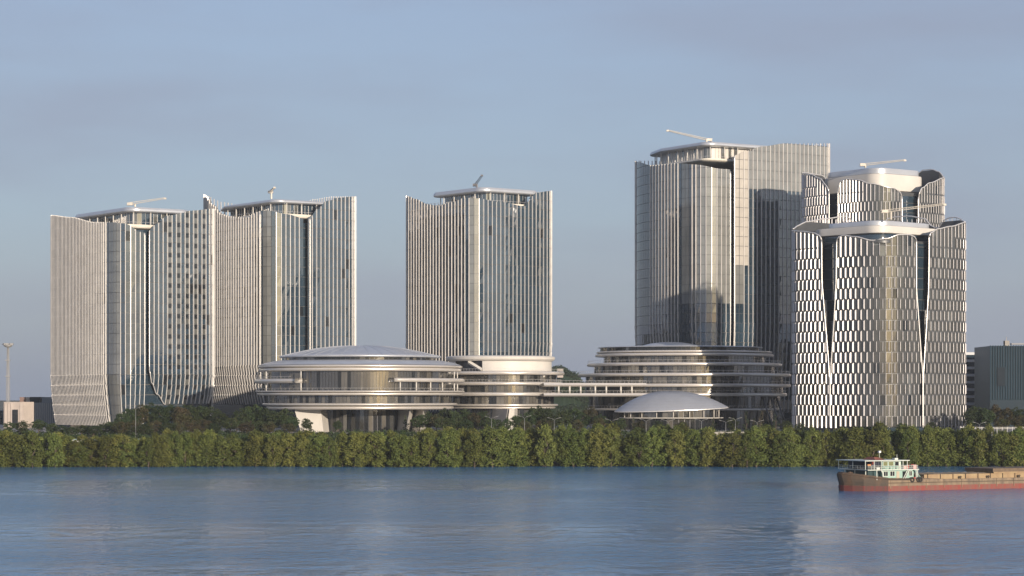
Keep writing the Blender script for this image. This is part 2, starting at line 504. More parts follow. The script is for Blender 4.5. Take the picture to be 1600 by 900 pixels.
    if c.get('toptrim'):      # rim along the far-side screen
        path = []
        for (P, n, px, front) in info:
            if not front: path.append((P.x, P.y, Z(sinterp(back, px), P.y)+.1))
        i0 = next((i for i, q in enumerate(info) if not q[3] and info[i-1][3]), 0)
        path = []
        for k in range(N):
            P, n, px, front = info[(i0+k) % N]
            if front: break
            path.append((P.x, P.y, Z(sinterp(back, px), P.y)+.1))
        mb = MB(); mb.tube(path, .3, M_TRIM, 6); mb.build('screen_rim', root, True)
    # ---- terrace and crown
    c['crown'](root, inner, c, Yc)
    # parts are built in world coordinates: pull them under the base point
    T = Matrix.Translation(-off)
    done = set()
    for o in list(root.children):
        if o.data.name not in done:
            o.data.transform(T); done.add(o.data.name)
        for g in o.children:
            if g.data.name not in done: g.data.transform(T); done.add(g.data.name)
    return root

def glazed_crown(root, inner, c, Yc):
    k = c['cr']; sh = Vector((k.get('sx', 0), 0)); inn0 = inner
    inner = lambda d, rr=None: [p+sh for p in inn0(d, rr)]
    Ys, Yr = Yc+1.3*k['dslab']+3, Yc+1.3*k['droof']+2      # depth of the slab's and the roof's near edges
    zt, zs, zr, ze = Z(k['slab'][0], Ys), Z(k['slab'][1], Ys), Z(k['roof'][0], Yr), Z(k['roof'][1], Yr)
    mb = MB(); slab(mb, inn0(k['dslab'], 6), [(1.6, zs), (.3, zs+.5), (0, (zs+zt)/2), (.25, zt), (.8, zt+.02)], M_PALE); mb.build('terrace_slab', root, 'auto')
    mb = MB(); slab(mb, inner(k['droof'], 6), [(2.5, ze-.2), (.5, ze), (0, ze+.45), (.1, (ze+zr)/2+.2), (.8, zr), (5, zr+.35)], M_ROOFM); mb.build('roof_canopy', root, 'auto')
    gp = Plan(inner(k['dglass'], 6)); N = int(gp.L/2.1)
    mb = MB(); slab(mb, inner(k['dglass']+.3, 6), [(0, zt), (0, ze)], M_RDARK); mb.build('crown_core', root)
    gm = k.get('gm', M_GLASS)
    for i in range(N):
        P0, n0 = gp.at(i*gp.L/N); P1, n1 = gp.at((i+1)*gp.L/N)
        face = n0.dot(-P0)
        if face < -1e9: continue
        v, f = boxpiece(P0.lerp(P1, .05), P1.lerp(P0, .05), n0, n1, zt+.05, zt+.05, ze-.1, ze-.1, 0, 0, .1)
        cpn = mesh_obj('crown_pane', v, f, k.get('gm', M_GLASS) if rng.random() < .8 else M_BLINDREFL, root)
        if i % 1 == 0:
            mb = MB(); mb.tube([(P0.x+n0.x*.1, P0.y+n0.y*.1, zt), (P0.x+n0.x*.1, P0.y+n0.y*.1, ze)], .09, M_TRIM, 4); mb.build('mullion', cpn)
    cp = Plan(inner(k['dcol'], 7)); N = int(cp.L/k.get('cs', 8.5))
    for i in range(N):
        P, n = cp.at((i+.4)*cp.L/N)
        mb = MB(); mb.tube([(P.x, P.y, zt), (P.x, P.y, ze)], .28, M_WHITE, 8); mb.build('column', root, True)
    rp = Plan(inn0(k['dslab']+.7, 6)); N = int(rp.L/2.5); V = []
    mb = MB()
    pts = [(rp.at(i*rp.L/N)[0]) for i in range(N+1)]
    mb.tube([(p.x, p.y, zt+1.15) for p in pts], .06, M_TRIM, 4)
    for p in pts[:-1]: mb.tube([(p.x, p.y, zt), (p.x, p.y, zt+1.15)], .04, M_TRIM, 4)
    mb.build('terrace_railing', root)

GROUND = 8.5
T1 = dict(name='office_tower', label='leftmost tower, pale close-set fins on its left face, petal lifting at right foot',
  corner=188, x0=80, x1=334, Y=1085, th=36, r=7, rn=8, s=2.35, dens=(0, 160, .7), fw=.27, fd=.42, fh=4.85, zbase=Z(665, 1085), taper=2.6, taper_py=583,
  petals=[dict(L=[(0, 60)], R=[(0, 226)], top=[(80, 336), (110, 339), (150, 347), (166, 347), (195, 349), (222, 363)], bot=[(80, 666), (226, 668)], skip='L'),
          dict(L=[(0, 233)], R=[(0, 345)], top=[(230, 363), (240, 352), (262, 337), (300, 329), (334, 326)], bot=[(233, 578), (237, 598), (247, 616), (262, 632), (345, 632)], skip='R', bottrim=(233, 262))],
  back=[(80, 337), (130, 352), (300, 345), (334, 326)], roof_py=357, mix=(.0, .02), nofin=[(166, 186)], pale=[(168, 186)], cream=[], open_back=True,
  checker=lambda px, i: 258 < px < 328 and i % 2 == 0,
  cr=dict(slab=(350, 357), roof=(323, 330), dslab=1.5, droof=9, dglass=13, dcol=10.5), crown=glazed_crown)
T2 = dict(name='office_tower', label='tower behind the domed round pavilion, sharp peak at its upper left corner',
  corner=420, cham=(.70, 13), x0=319, x1=555, Y=1150, th=36, r=7, rn=8, s=2.5, fw=.28, fd=.48, fh=4.95, zbase=Z(632, 1150), taper=3.0, taper_py=565,
  petals=[dict(L=[(0, 300)], R=[(0, 407)], top=[(319, 304), (323, 306), (334, 320), (347, 334), (360, 338), (385, 340), (406, 330)], bot=[(319, 632), (410, 634)], skip='L'),
          dict(L=[(0, 407.1)], R=[(0, 474)], top=[(407, 329), (420, 329), (445, 334), (482, 343)], bot=[(400, 634), (485, 634)], notrim=True),
          dict(L=[(0, 484)], R=[(0, 570)], top=[(484, 340), (496, 326), (510, 314), (525, 309), (555, 307)], bot=[(480, 634), (570, 634)], skip='R')],
  back=[(319, 305), (350, 316), (400, 326), (470, 318), (490, 311), (520, 307), (555, 307)], roof_py=345, mix=(.0, .03), nofin=[(409, 428)], pale=[(410, 426)], open_back=True,
  cr=dict(slab=(333, 340), roof=(311, 316), dslab=1.5, droof=8, dglass=13, dcol=9.5), crown=glazed_crown)
T3 = dict(name='office_tower', label='lone middle tower with dark glass left face and evenly spaced pale fins',
  corner=738, x0=635, x1=862, Y=1170, th=38, r=7, rn=7, s=2.6, fw=.26, fd=.38, fh=4.95, zbase=Z(640, 1170), taper=3.6, taper_py=520, taperx=[(640, .05), (780, .05), (850, 1)],
  petals=[dict(L=[(0, 620)], R=[(0, 822)], top=[(635, 306), (650, 311), (668, 319), (684, 322), (705, 316), (728, 309), (745, 310), (785, 316), (818, 322)], bot=[(630, 645), (870, 645)], notrim=True),
          dict(L=[(0, 822.1)], R=[(0, 880)], top=[(822, 322), (829, 308), (838, 301), (862, 298)], bot=[(630, 645), (870, 645)], notrim=True)],
  back=[(635, 306), (670, 318), (820, 316), (840, 300), (862, 298)], roof_py=326, mix=(.0, .02), nofin=[(733, 741)], pale=[(730, 745)], open_back=True,
  cr=dict(slab=(315, 322), roof=(292, 299), dslab=1.2, droof=8, dglass=12.5, dcol=10, sx=3.5), crown=glazed_crown)
def T4_crown(root, inner, c, Yc):
    glazed_crown(root, inner, c, Yc)
T4 = dict(name='office_tower', label='tallest tower, smooth glass bay in its middle, behind the wide terraced round building',
  corner=1100, cham=(.62, 12), x0=993, x1=1296, Y=1185, th=32, r=7, rn=9, s=2.85, fw=.3, fd=.45, fh=5.0, zbase=Z(640, 1185), taper=3.0, taper_py=490,
  petals=[dict(L=[(0, 980)], R=[(0, 1141)], top=[(991, 251), (996, 253), (1016, 258), (1061, 255), (1085, 257), (1131, 264), (1145, 265)], bot=[(990, 645), (1150, 645)], skip='L'),
          dict(L=[(0, 1147)], R=[(0, 1310)], top=[(1147, 243), (1165, 236), (1190, 229), (1227, 224), (1296, 224)], bot=[(1140, 645), (1300, 645)], skip='R')],
  back=[(993, 251), (1060, 252), (1200, 240), (1296, 224)], roof_py=262, mix=(.0, .0), nofin=[(995, 1014), (1062, 1076), (1149, 1160)], pale=[(1066, 1141), (1148, 1164)], pale_top=[(1164, 1300, 300)], pale_py=480, cream=[(1148, 1166, 420)], open_back=True,
  cr=dict(slab=(247, 252), roof=(221, 227), dslab=6, droof=7, dglass=12, dcol=9, gm=M_WHITE), crown=T4_crown)

def metal_crown(root, inner, c, Yc):
    for nm, d, py0, py1, mm in c['cr']:
        z0, z1 = Z(py1, Yc+1.3*d+3), Z(py0, Yc+1.3*d+3)
        mb = MB(); slab(mb, inner(d, 7), [(.6, z0-.3), (0, z0), (0, z1-.5), (.15, z1), (.8, z1+.15)], mm); mb.build(nm, root, 'auto')
T6 = dict(name='lattice_tower', label='rear tower of the right pair, curved screens of white slats under a boxy metal penthouse',
  corner=1372, x0=1254, x1=1475, Y=1120, th=37, r=11, rn=15, s=2.0, fw=.16, fd=.5, lean=30, fh=4.75, zbase=Z(330, 1120)-61.75+.6, taper=0, taper_py=900, bulge=.8, hex=True, finmat=M_WHITEFIN, toprow=1.0, toptrim=True, trim_r=.26, hide_z=Z(350, 1120),
  petals=[dict(L=[(0, 1200)], R=[(0, 1284), (272, 1286), (285, 1292), (300, 1296), (700, 1296)], top=[(1254, 272), (1268, 273), (1282, 279), (1292, 290), (1296, 300)], bot=[(1250, 660), (1300, 660)], skip='L'),
          dict(L=[(0, 1318), (278, 1318), (285, 1313), (300, 1310), (700, 1310)], R=[(0, 1402), (296, 1404), (306, 1409), (700, 1409)], top=[(1310, 290), (1316, 282), (1324, 280), (1340, 281), (1360, 287), (1395, 294), (1405, 299), (1409, 308)], bot=[(1300, 660), (1420, 660)]),
          dict(L=[(0, 1446), (290, 1440), (300, 1436), (312, 1434), (700, 1434)], R=[(0, 1500)], top=[(1434, 306), (1440, 294), (1452, 286), (1475, 278)], bot=[(1430, 660), (1480, 660)], skip='R')],
  back=[(1254, 270), (1285, 274), (1300, 300), (1425, 300), (1434, 272), (1442, 266), (1456, 265), (1468, 269), (1475, 277)], roof_py=302, mix=(.03, .03), nofin=[], open_back=False,
  cr=[('penthouse_terrace', 3.2, 298, 304, M_SPAN), ('penthouse', 9, 271, 296, M_WHITE), ('penthouse_attic', 10, 262, 270.3, M_ROOFM)], crown=metal_crown)
T5 = dict(name='lattice_tower', label='front tower at right, white slat rows and tall dark wedge slots',
  corner=1378, x0=1239, x1=1508, Y=970, th=40, r=12, rn=18, s=2.6, fw=.16, fd=.56, lean=30, fh=4.53, zbase=Z(667, 970), taper=0, taper_py=900, bulge=.8, hex=True, finmat=M_WHITEFIN, toprow=1.15, toptrim=True, trim_r=.27, plain_py=640,
  petals=[dict(L=[(0, 1200)], R=[(0, 1280), (366, 1281), (374, 1284.5), (440, 1285), (500, 1290), (560, 1295), (600, 1297.2), (700, 1297.2)], top=[(1239, 361), (1255, 362), (1272, 364), (1281, 368), (1285, 376)], bot=[(1200, 669), (1300, 669)], skip='L'),
          dict(L=[(0, 1312), (370, 1310), (378, 1308), (440, 1307), (500, 1304), (560, 1300), (600, 1297.8), (700, 1297.8)], R=[(0, 1426), (366, 1428), (375, 1431), (450, 1431), (520, 1436), (590, 1441), (700, 1441)],
               top=[(1307, 377), (1312, 370), (1319, 368), (1335, 370), (1364, 376), (1385, 373), (1405, 367), (1420, 367), (1428, 370), (1432, 376)], bot=[(1200, 669), (1500, 669)]),
          dict(L=[(0, 1460), (362, 1454), (372, 1451), (450, 1450), (520, 1446), (590, 1441.5), (700, 1441.5)], R=[(0, 1550)], top=[(1449, 372), (1454, 364), (1464, 358), (1485, 354), (1508, 348)], bot=[(1200, 669), (1550, 669)], skip='R')],
  back=[(1239, 358), (1248, 352), (1259, 347), (1290, 342), (1322, 338), (1336, 350), (1355, 356), (1375, 352), (1392, 340), (1420, 338), (1445, 342), (1458, 356), (1468, 356), (1475, 345), (1484, 340), (1496, 340), (1508, 347)],
  roof_py=376, mix=(.04, .04), nofin=[], open_back=False, core_in=2.4,
  cr=[('roof_terrace', 2.6, 374, 379, M_SPAN), ('penthouse_glazing', 10, 363, 374, M_CORE), ('penthouse', 8.6, 352, 363, M_WHITE), ('penthouse_attic', 12.5, 344.5, 351.3, M_ROOFM)], crown=metal_crown)
TOWERS = [T1, T2, T3, T4, T6, T5]

# ------------------------------------------------------------------ water, land
def build_setting():
    # water: one sheet round the camera, reaching the horizon
    m = bpy.data.materials.new('river_water'); m.use_nodes = True
    n, l = m.node_tree.nodes, m.node_tree.links; p = n['Principled BSDF']
    p.inputs['Base Color'].default_value = (.04, .175, .345, 1); p.inputs['Roughness'].default_value = .14; p.inputs['IOR'].default_value = 1.33
    g = n.new('ShaderNodeNewGeometry')
    def noise(scale, det, sc):
        mpn = n.new('ShaderNodeMapping'); mpn.inputs['Scale'].default_value = sc; l.new(g.outputs['Position'], mpn.inputs['Vector'])
        t = n.new('ShaderNodeTexNoise'); t.inputs['Scale'].default_value = scale; t.inputs['Detail'].default_value = det; l.new(mpn.outputs[0], t.inputs['Vector'])
        return t.outputs['Fac']
    w1, w2 = noise(.55, 4, (1, .8, 1)), noise(.09, 3, (.8, 1, 1))
    w3 = noise(.24, 2, (1, .55, 1))
    patch = noise(.011, 4, (.32, 1.25, 1))
    r = n.new('ShaderNodeMapRange'); r.inputs[1].default_value = .36; r.inputs[2].default_value = .64; r.inputs[3].default_value = .12; r.inputs[4].default_value = 1.15
    l.new(patch, r.inputs[0])
    b1 = n.new('ShaderNodeBump'); b1.inputs['Distance'].default_value = .8; l.new(w1, b1.inputs['Height']); l.new(r.outputs[0], b1.inputs['Strength'])
    b2 = n.new('ShaderNodeBump'); b2.inputs['Distance'].default_value = 1.0; b2.inputs['Strength'].default_value = .6; l.new(w2, b2.inputs['Height']); l.new(b1.outputs[0], b2.inputs['Normal'])
    b3 = n.new('ShaderNodeBump'); b3.inputs['Distance'].default_value = .8; b3.inputs['Strength'].default_value = .7; l.new(w3, b3.inputs['Height']); l.new(b2.outputs[0], b3.inputs['Normal'])
    l.new(b3.outputs[0], p.inputs['Normal'])
    R = 14000
    o = mesh_obj('river', [(-R, -R, 0), (R, -R, 0), (R, 830, 0), (-R, 830, 0)], [(0, 1, 2, 3)], m); o['kind'] = 'structure'
    # land: bank, slope, level ground to the horizon
    mg = mat('ground_soil', (.05, .055, .03), .95, 0, var=.45, scale=.05, col2=(.075, .065, .045))
    prof = [(781, -1.2), (790, -.15), (802, 1.8), (850, 4), (915, GROUND-.6), (930, GROUND), (1400, GROUND), (3000, 9), (14000, 9)]
    xs = [-14000, -3000, -700, -350]+list(np.linspace(-260, 260, 40))+[350, 700, 3000, 14000]
    V, F = [], []
    for y, z in prof:
        for x in xs:
            j = 3.2*math.sin(x*.05)+2*math.sin(x*.13+1) if y < 800 else 0
            V.append((x, y+j, z))
    k = len(xs)
    for i in range(len(prof)-1):
        for j in range(k-1): F.append((i*k+j, i*k+j+1, (i+1)*k+j+1, (i+1)*k+j))
    o = mesh_obj('ground', V, F, mg); o['kind'] = 'structure'
    # riverside road with kerb along the lamps
    mr = mat('asphalt', (.055, .055, .058), .9, 0, var=.2, scale=.3)
    o = mesh_obj('riverside_road', [(-900, 946, GROUND+.04), (900, 946, GROUND+.02), (900, 952, GROUND+.04), (-900, 952, GROUND+.04)], [(0, 1, 2, 3)], mr); o['kind'] = 'structure'
    o = box('kerb', -900, 900, 945.6, 946, GROUND-.3, GROUND+.15, M_CONC); o['kind'] = 'structure'
    o = box('plaza_paving', -330, 420, 953, 1330, GROUND-.5, GROUND+.03, mat('paving', (.27, .26, .24), .85, 0, var=.2, scale=.2)); o['kind'] = 'structure'
build_setting()

for t in TOWERS: make_tower(t)

# ------------------------------------------------------------------ round buildings
def ring_mesh(cx, cy, prof, phi0=-180, phi1=180, seg=128, squash=1.):
    """lathe; phi = 0 faces the camera, positive to the right"""
    V, F = [], []
    full = abs(phi1-phi0) >= 360
    ns = seg if full else max(6, int(seg*(phi1-phi0)/360))
    np_ = len(prof)
    for i in range(ns if full else ns+1):
        ph = math.radians(phi0+(phi1-phi0)*i/ns)
        for r, z in prof: V.append((cx+r*math.sin(ph), cy-r*math.cos(ph)*squash, z))
    cnt = ns if full else ns+1
    for i in range(ns):
        i2 = (i+1) % cnt
        for k in range(np_-1): F.append((i*np_+k, i2*np_+k, i2*np_+k+1, i*np_+k+1))
    if not full:
        F.append(tuple(range(np_-1, -1, -1))); F.append(tuple(ns*np_+k for k in range(np_)))
    return V, F
def fascia(r, zt, zb, depth):
    """rounded nosing profile: underside in, lip, bulged face, top in"""
    h = zt-zb
    pr = [(r-depth, zb+.05), (r-1.2, zb+.02), (r-.5, zb+.06*h)]
    for k in range(7):
        t = k/6; a = -math.pi/2+math.pi*t
        pr.append((r-.45+.45*math.cos(a), zb+h*(.5+.42*math.sin(a))))
    pr += [(r-.8, zt-.02), (r-depth, zt+.15), (r-depth, zb+.05)]
    return pr
def ring(root, name, cx, cy, r, zt, zb, depth=5, m=None, phi0=-180, phi1=180, squash=1.):
    V, F = ring_mesh(cx, cy, fascia(r, zt, zb, depth), phi0, phi1, 160, squash)
    return mesh_obj(name, V, F, m or M_RING, root, None, True)
def glass_floor(root, cx, cy, r, z0, z1, N, mixes, squash=1., rail=0, phi0=-180, phi1=180, limit=300, store=None):
    V, F = ring_mesh(cx, cy, [(r-.25, z0-.1), (r-.25, z1+.1)], phi0, phi1, N, squash)
    mesh_obj('glazing_backing', V, F, M_STEEL, root)
    for i in range(N):
        p0 = phi0+(phi1-phi0)*i/N; p1 = phi0+(phi1-phi0)*(i+1)/N
        def P(ph, rr):
            a = math.radians(ph); return Vector((cx+rr*math.sin(a), cy-rr*math.cos(a)*squash)), Vector((math.sin(a), -math.cos(a)))
        g = (p1-p0)*.05
        A, na = P(p0+g, r); B, nb = P(p1-g, r)
        v, f = boxpiece(A, B, na, nb, z0+.05, z0+.05, z1-.05, z1-.05, 0, 0, .1)
        x = rng.random(); kk = 0
        acc = 0
        for j, w in enumerate(mixes):
            acc += w
            if x < acc: kk = j; break
        store.append((v, f, kk, (z1-z0)*max(.01, na.dot(-A.normalized()))))
def railing(root, cx, cy, r, z, squash=1., phi0=-110, phi1=110, h=1.1):
    mb = MB(); n = int((phi1-phi0)/1.5)
    pts = []
    for i in range(n+1):
        a = math.radians(phi0+(phi1-phi0)*i/n); pts.append((cx+r*math.sin(a), cy-r*math.cos(a)*squash))
    mb.tube([(x, y, z+h) for x, y in pts], .05, M_TRIM, 4)
    for x, y in pts[::2]: mb.tube([(x, y, z), (x, y, z+h)], .03, M_TRIM, 4)
    mb.build('railing', root)
def pull(root, loc):
    root.location = loc; bpy.context.view_layer.update()
    T = Matrix.Translation(-Vector(loc)); done = set()
    for o in list(root.children):
        for q in [o]+list(o.children):
            if q.data.name not in done: q.data.transform(T); done.add(q.data.name)
GMS = [M_RGLASS, M_RCURT, M_RDARK]

# --- domed round building at left
R = thing('round_pavilion', 'round domed building of stacked metal rings standing on slanted white piers', 'building')
Y = 1030; cx = X(563, Y); z = lambda py: Z(py, 1030)
r_ = lambda d: d/FPX*1030
V, F = ring_mesh(cx, Y, [(0.01, z(540.5)), (6, z(540.7)), (12, z(541.6)), (20, z(545)), (28, z(550.5)), (33, z(554.8)), (r_(126), z(557)), (r_(126.5), z(558.2)), (r_(124), z(559.5)), (r_(112), z(559.6))])
dome = mesh_obj('dome_roof', V, F, M_ROOFM, R, None, True)
for k in range(36):          # standing seams of the dome
    a = 2*math.pi*k/36; mb = MB()
    mb.tube([(cx+rr*math.sin(a), Y-rr*math.cos(a), zz+.06) for rr, zz in ((7, z(540.8)), (12, z(541.6)), (20, z(545)), (28, z(550.5)), (33, z(554.8)), (r_(125.5), z(557)))], .09, M_ROOFM, 4)
    mb.build('roof_seam', dome)
st = []
glass_floor(R, cx, Y, r_(118), z(564.5), z(559.5), 100, (.2, .1, .7), store=st)
V, F = ring_mesh(cx, Y, [(r_(112), z(563.5)), (r_(130), z(564)), (r_(148), z(567.5)), (r_(158), z(571.3))])
mesh_obj('lower_roof', V, F, M_ROOFM, R, None, True)
ring(R, 'roof_fascia', cx, Y, r_(159.5), z(571.5), z(575.5), 8)
ring(R, 'roof_fascia', cx, Y, r_(158), z(575.7), z(581.5), 14)
glass_floor(R, cx, Y, r_(146), z(611), z(581.5), 190, (.6, .28, .12), store=st)
ring(R, 'balcony_ring', cx, Y, r_(165), z(592.5), z(599.5), 7, phi0=-175, phi1=-33)
ring(R, 'balcony_ring', cx, Y, r_(163), z(591.5), z(598), 7, phi0=22, phi1=175)
ring(R, 'floor_ring', cx, Y, r_(163), z(610.5), z(613.2), 8)
ring(R, 'floor_ring', cx, Y, r_(160.5), z(613.6), z(618), 10)
glass_floor(R, cx, Y, r_(143), z(631), z(618), 160, (.5, .32, .18), store=st)
ring(R, 'base_ring', cx, Y, r_(152), z(629.5), z(633.5), 9)
ring(R, 'base_ring', cx, Y, r_(146), z(634), z(639.5), 14)
V, F = ring_mesh(cx, Y, [(1, z(639.3)), (r_(138), z(639))]); mesh_obj('soffit', V, F, M_STEEL, R)
glass_floor(R, cx+3, Y, 20, GROUND, z(639), 64, (.3, .05, .65), store=st)
pieces('glass_pane', st, GMS, R)
for ph in list(range(-165, -40, 21))+[-30, 68, 110, 150]:
    a = math.radians(ph); mb = MB(); x, y = cx+r_(160)*math.sin(a), Y-r_(160)*math.cos(a)
    mb.tube([(x, y, z(610.5)), (x, y, z(599.5))], .3, M_WHITE, 8); mb.build('balcony_column', R, True)
    mb = MB(); mb.tube([(x*1, y, z(592.5)), (x, y, z(581.5))], .25, M_WHITE, 8); mb.build('balcony_column', R, True)
for ph in (26, 36, 46, 56):
    a = math.radians(ph); mb = MB(); x, y = cx+r_(158)*math.sin(a), Y-r_(158)*math.cos(a)
    mb.tube([(x, y, z(610.5)), (x, y, z(598))], .28, M_WHITE, 8); mb.build('balcony_column', R, True)
railing(R, cx, Y, r_(161), z(610.5), h=1.0); railing(R, cx, Y, r_(163), z(592.5), phi0=-110, phi1=-36, h=.9)
zb, zt = GROUND-1, z(639.2)
def pier(root, pxs, yf, depth, yaw=0):
    """slanted white pier: pixel columns (top-left, top-right, bottom-left, bottom-right) at depth yf"""
    tl, tr, bl, br = [X(p, yf) for p in pxs]
    v = [(bl, yf+yaw, zb), (br, yf, zb), (tr, yf-2.5, zt), (tl, yf-2.5+yaw, zt), (bl+1.5, yf+depth, zb), (br+1.5, yf+depth, zb), (tr+1.5, yf+depth, zt), (tl+1.5, yf+depth, zt)]
    mesh_obj('pier', v, [(0, 1, 2, 3), (1, 5, 6, 2), (5, 4, 7, 6), (4, 0, 3, 7), (3, 2, 6, 7), (0, 4, 5, 1)], M_WHITE, root)
pier(R, (461, 502, 471, 506), 1004, 12); pier(R, (610, 641, 604, 632), 1004, 24, 22); pier(R, (645, 662, 636, 655), 1010, 22, 16)
pull(R, (cx, Y, GROUND))

# --- second round building joined by the footbridge, with the white drum
R = thing('terraced_pavilion', 'smaller round building with ring terraces under a white drum, below the lone tower', 'building')
Y = 1082; cx = X(782, Y); z = lambda py: Z(py, 1082); r_ = lambda d: d/FPX*1082
st = []
V, F = ring_mesh(cx, Y, [(.01, z(556.5)), (r_(76), z(556.5)), (r_(84), z(557.5)), (r_(85.5), z(559)), (r_(85), z(562)), (r_(82), z(564.5)), (r_(78), z(565))]); mesh_obj('drum_cap', V, F, M_WHITE, R, None, False)
V, F = ring_mesh(cx, Y, [(r_(80), z(565.2)), (r_(80), z(581))], 0-20, 300); mesh_obj('drum_wall', V, F, M_WHITE, R)
V, F = ring_mesh(cx, Y, [(r_(70), z(565)), (r_(70), z(581))], -70, -10); mesh_obj('stair_recess', V, F, M_STEEL, R)
mb = MB(); a0, a1 = math.radians(-38), math.radians(-21)
p0 = Vector((cx+r_(79)*math.sin(a0), Y-r_(79)*math.cos(a0), z(566.5))); p1 = Vector((cx+r_(79)*math.sin(a1), Y-r_(79)*math.cos(a1), z(579)))
mb.tube([p0, p1], .9, M_WHITE, 4); mb.build('stair_flight', R)
ring(R, 'roof_fascia', cx, Y, r_(100), z(581), z(586.5), 10)
glass_floor(R, cx, Y, r_(88), z(597), z(586), 90, (.5, .35, .15), store=st)
ring(R, 'floor_ring', cx, Y, r_(97), z(597), z(602.5), 10)
glass_floor(R, cx, Y, r_(86), z(613), z(602.5), 90, (.45, .45, .10), store=st)
ring(R, 'floor_ring', cx, Y, r_(96), z(613), z(619), 10)
glass_floor(R, cx, Y, r_(84), z(631.5), z(619), 90, (.5, .3, .2), store=st)
ring(R, 'base_ring', cx, Y, r_(90), z(631), z(634.5), 8); ring(R, 'base_ring', cx, Y, r_(86), z(635), z(638.5), 12)
V, F = ring_mesh(cx, Y, [(1, z(638.3)), (r_(80), z(638.2))]); mesh_obj('soffit', V, F, M_STEEL, R)
glass_floor(R, cx, Y, 22, GROUND, z(638), 60, (.25, .0, .75), store=st)
pieces('glass_pane', st, GMS, R)
railing(R, cx, Y, r_(98), z(581), h=1.1); railing(R, cx, Y, r_(95), z(597), h=1.1)
zb, zt = GROUND-1, z(638.2)
pier(R, (770, 793, 764, 788), 1048, 16, 14); pier(R, (796, 804, 791, 802), 1050, 12)
pull(R, (cx, Y, GROUND))

# --- wide terraced round building
R = thing('terraced_pavilion', 'wide round building of six stepped ring terraces behind the low shell roof', 'building')
Y = 1120; cx = X(1069, Y); z = lambda py: Z(py, 1120); r_ = lambda d: d/FPX*1120
st = []
c2 = X(1047, Y)
V, F = ring_mesh(c2, Y, [(.01, z(534.5)), (5, z(534.9)), (9, z(536.5)), (13, z(539.6)), (14.5, z(542.5))]); mesh_obj('dome_skylight', V, F, M_ROOFM, R, None, True)
V, F = ring_mesh(cx-2, Y, [(.01, z(541.6)), (r_(100), z(541.8)), (r_(128), z(543)), (r_(128.5), z(544)), (r_(120), z(544.4)), (1, z(544.4))]); mesh_obj('roof_disc', V, F, M_ROOFM, R)
glass_floor(R, cx-2, Y, r_(125), z(550), z(544.2), 110, (.1, .0, .9), store=st)
tiers = [(139, 549.5, 558, 128), (152, 568, 573.2, 143), (166, 584, 589.2, 156), (166, 600, 605.4, 156), (160, 614, 619.4, 151), (152, 637.5, 641, 141)]
for i, (rr, t0, t1, gr) in enumerate(tiers):
    if i == 0:
        ring(R, 'floor_ring', cx, Y, r_(rr-2), z(549.5), z(552.8), 8); ring(R, 'floor_ring', cx, Y, r_(rr), z(553.4), z(558.2), 10)
    else: ring(R, 'floor_ring', cx, Y, r_(rr), z(t0), z(t1), 10)
    nxt = tiers[i+1][1] if i+1 < len(tiers) else PY(GROUND, Y)
    glass_floor(R, cx, Y, r_(gr-2), z(nxt)-.1, z(t1)+.1, 130, (.45, .38, .17) if i < 4 else (.35, .12, .53), store=st)
    if i: railing(R, cx, Y, r_(rr-2.5), z(t0), h=1.1)
pieces('glass_pane', st, GMS, R)
for k in range(3):
    mb = MB(); ph = math.radians(48+k*9)
    x, y = cx+r_(150)*math.sin(ph), Y-r_(150)*math.cos(ph)
    mb.tube([(x, y, z(620)), (x+5, y-2, GROUND)], .45, M_STEEL, 8); mb.build('raking_column', R, True)
pull(R, (cx, Y, GROUND))

# --- footbridge between the two
B = thing('footbridge', 'two-deck footbridge with white posts linking the two terraced round buildings', 'footbridge')
def deckpath(n=28):
    p0 = Vector((X(850, 1056), 1056)); p1 = Vector((X(930, 1058), 1058)); p2 = Vector((X(1010, 1064), 1064)); out = []
    for i in range(n+1):
        t = i/n; out.append(p0*(1-t)**2+p1*2*t*(1-t)+p2*t*t)
    return out
path = deckpath()
def deck(name, zt, zb, wd):
    V, F = [], []
    pr = [(0, zb+.3), (-.35, (zb+zt)/2), (0, zt), (wd, zt), (wd, zb), (.6, zb)]
    for i, p in enumerate(path):
        d = (path[min(i+1, len(path)-1)]-path[max(0, i-1)]).normalized(); n = Vector((-d.y, d.x))
        for o, zz in pr: V.append((p.x+n.x*o, p.y+n.y*o, zz))
    k = len(pr)
    for i in range(len(path)-1):
        for j in range(k): F.append((i*k+j, i*k+(j+1) % k, (i+1)*k+(j+1) % k, (i+1)*k+j))
    F.append(tuple(range(k))); F.append(tuple(reversed([(len(path)-1)*k+j for j in range(k)])))
    mesh_obj(name, V, F, M_RING, B)
YB = 1060
deck('upper_deck', Z(598.5, YB), Z(604, YB), 7); deck('lower_deck', Z(614.5, YB), Z(619.5, YB), 7)
for px in (873.6, 890.5, 909, 927.6, 948.5, 969, 987):
    q = min(path, key=lambda p: abs(PX(p.x, p.y)-px))
    mb = MB(); mb.tube([(q.x, q.y+.8, Z(614.5, YB)), (q.x, q.y+.8, Z(604, YB))], .42, M_WHITE, 8); mb.build('post', B, True)
for zz in (Z(598.5, YB), Z(614.5, YB)):
    mb = MB(); mb.tube([(p.x, p.y+.2, zz+1.1) for p in path], .05, M_TRIM, 4)
    for p in path: mb.tube([(p.x, p.y+.2, zz), (p.x, p.y+.2, zz+1.1)], .035, M_TRIM, 4)
    mb.build('railing', B)
pull(B, (path[14].x, path[14].y, GROUND))

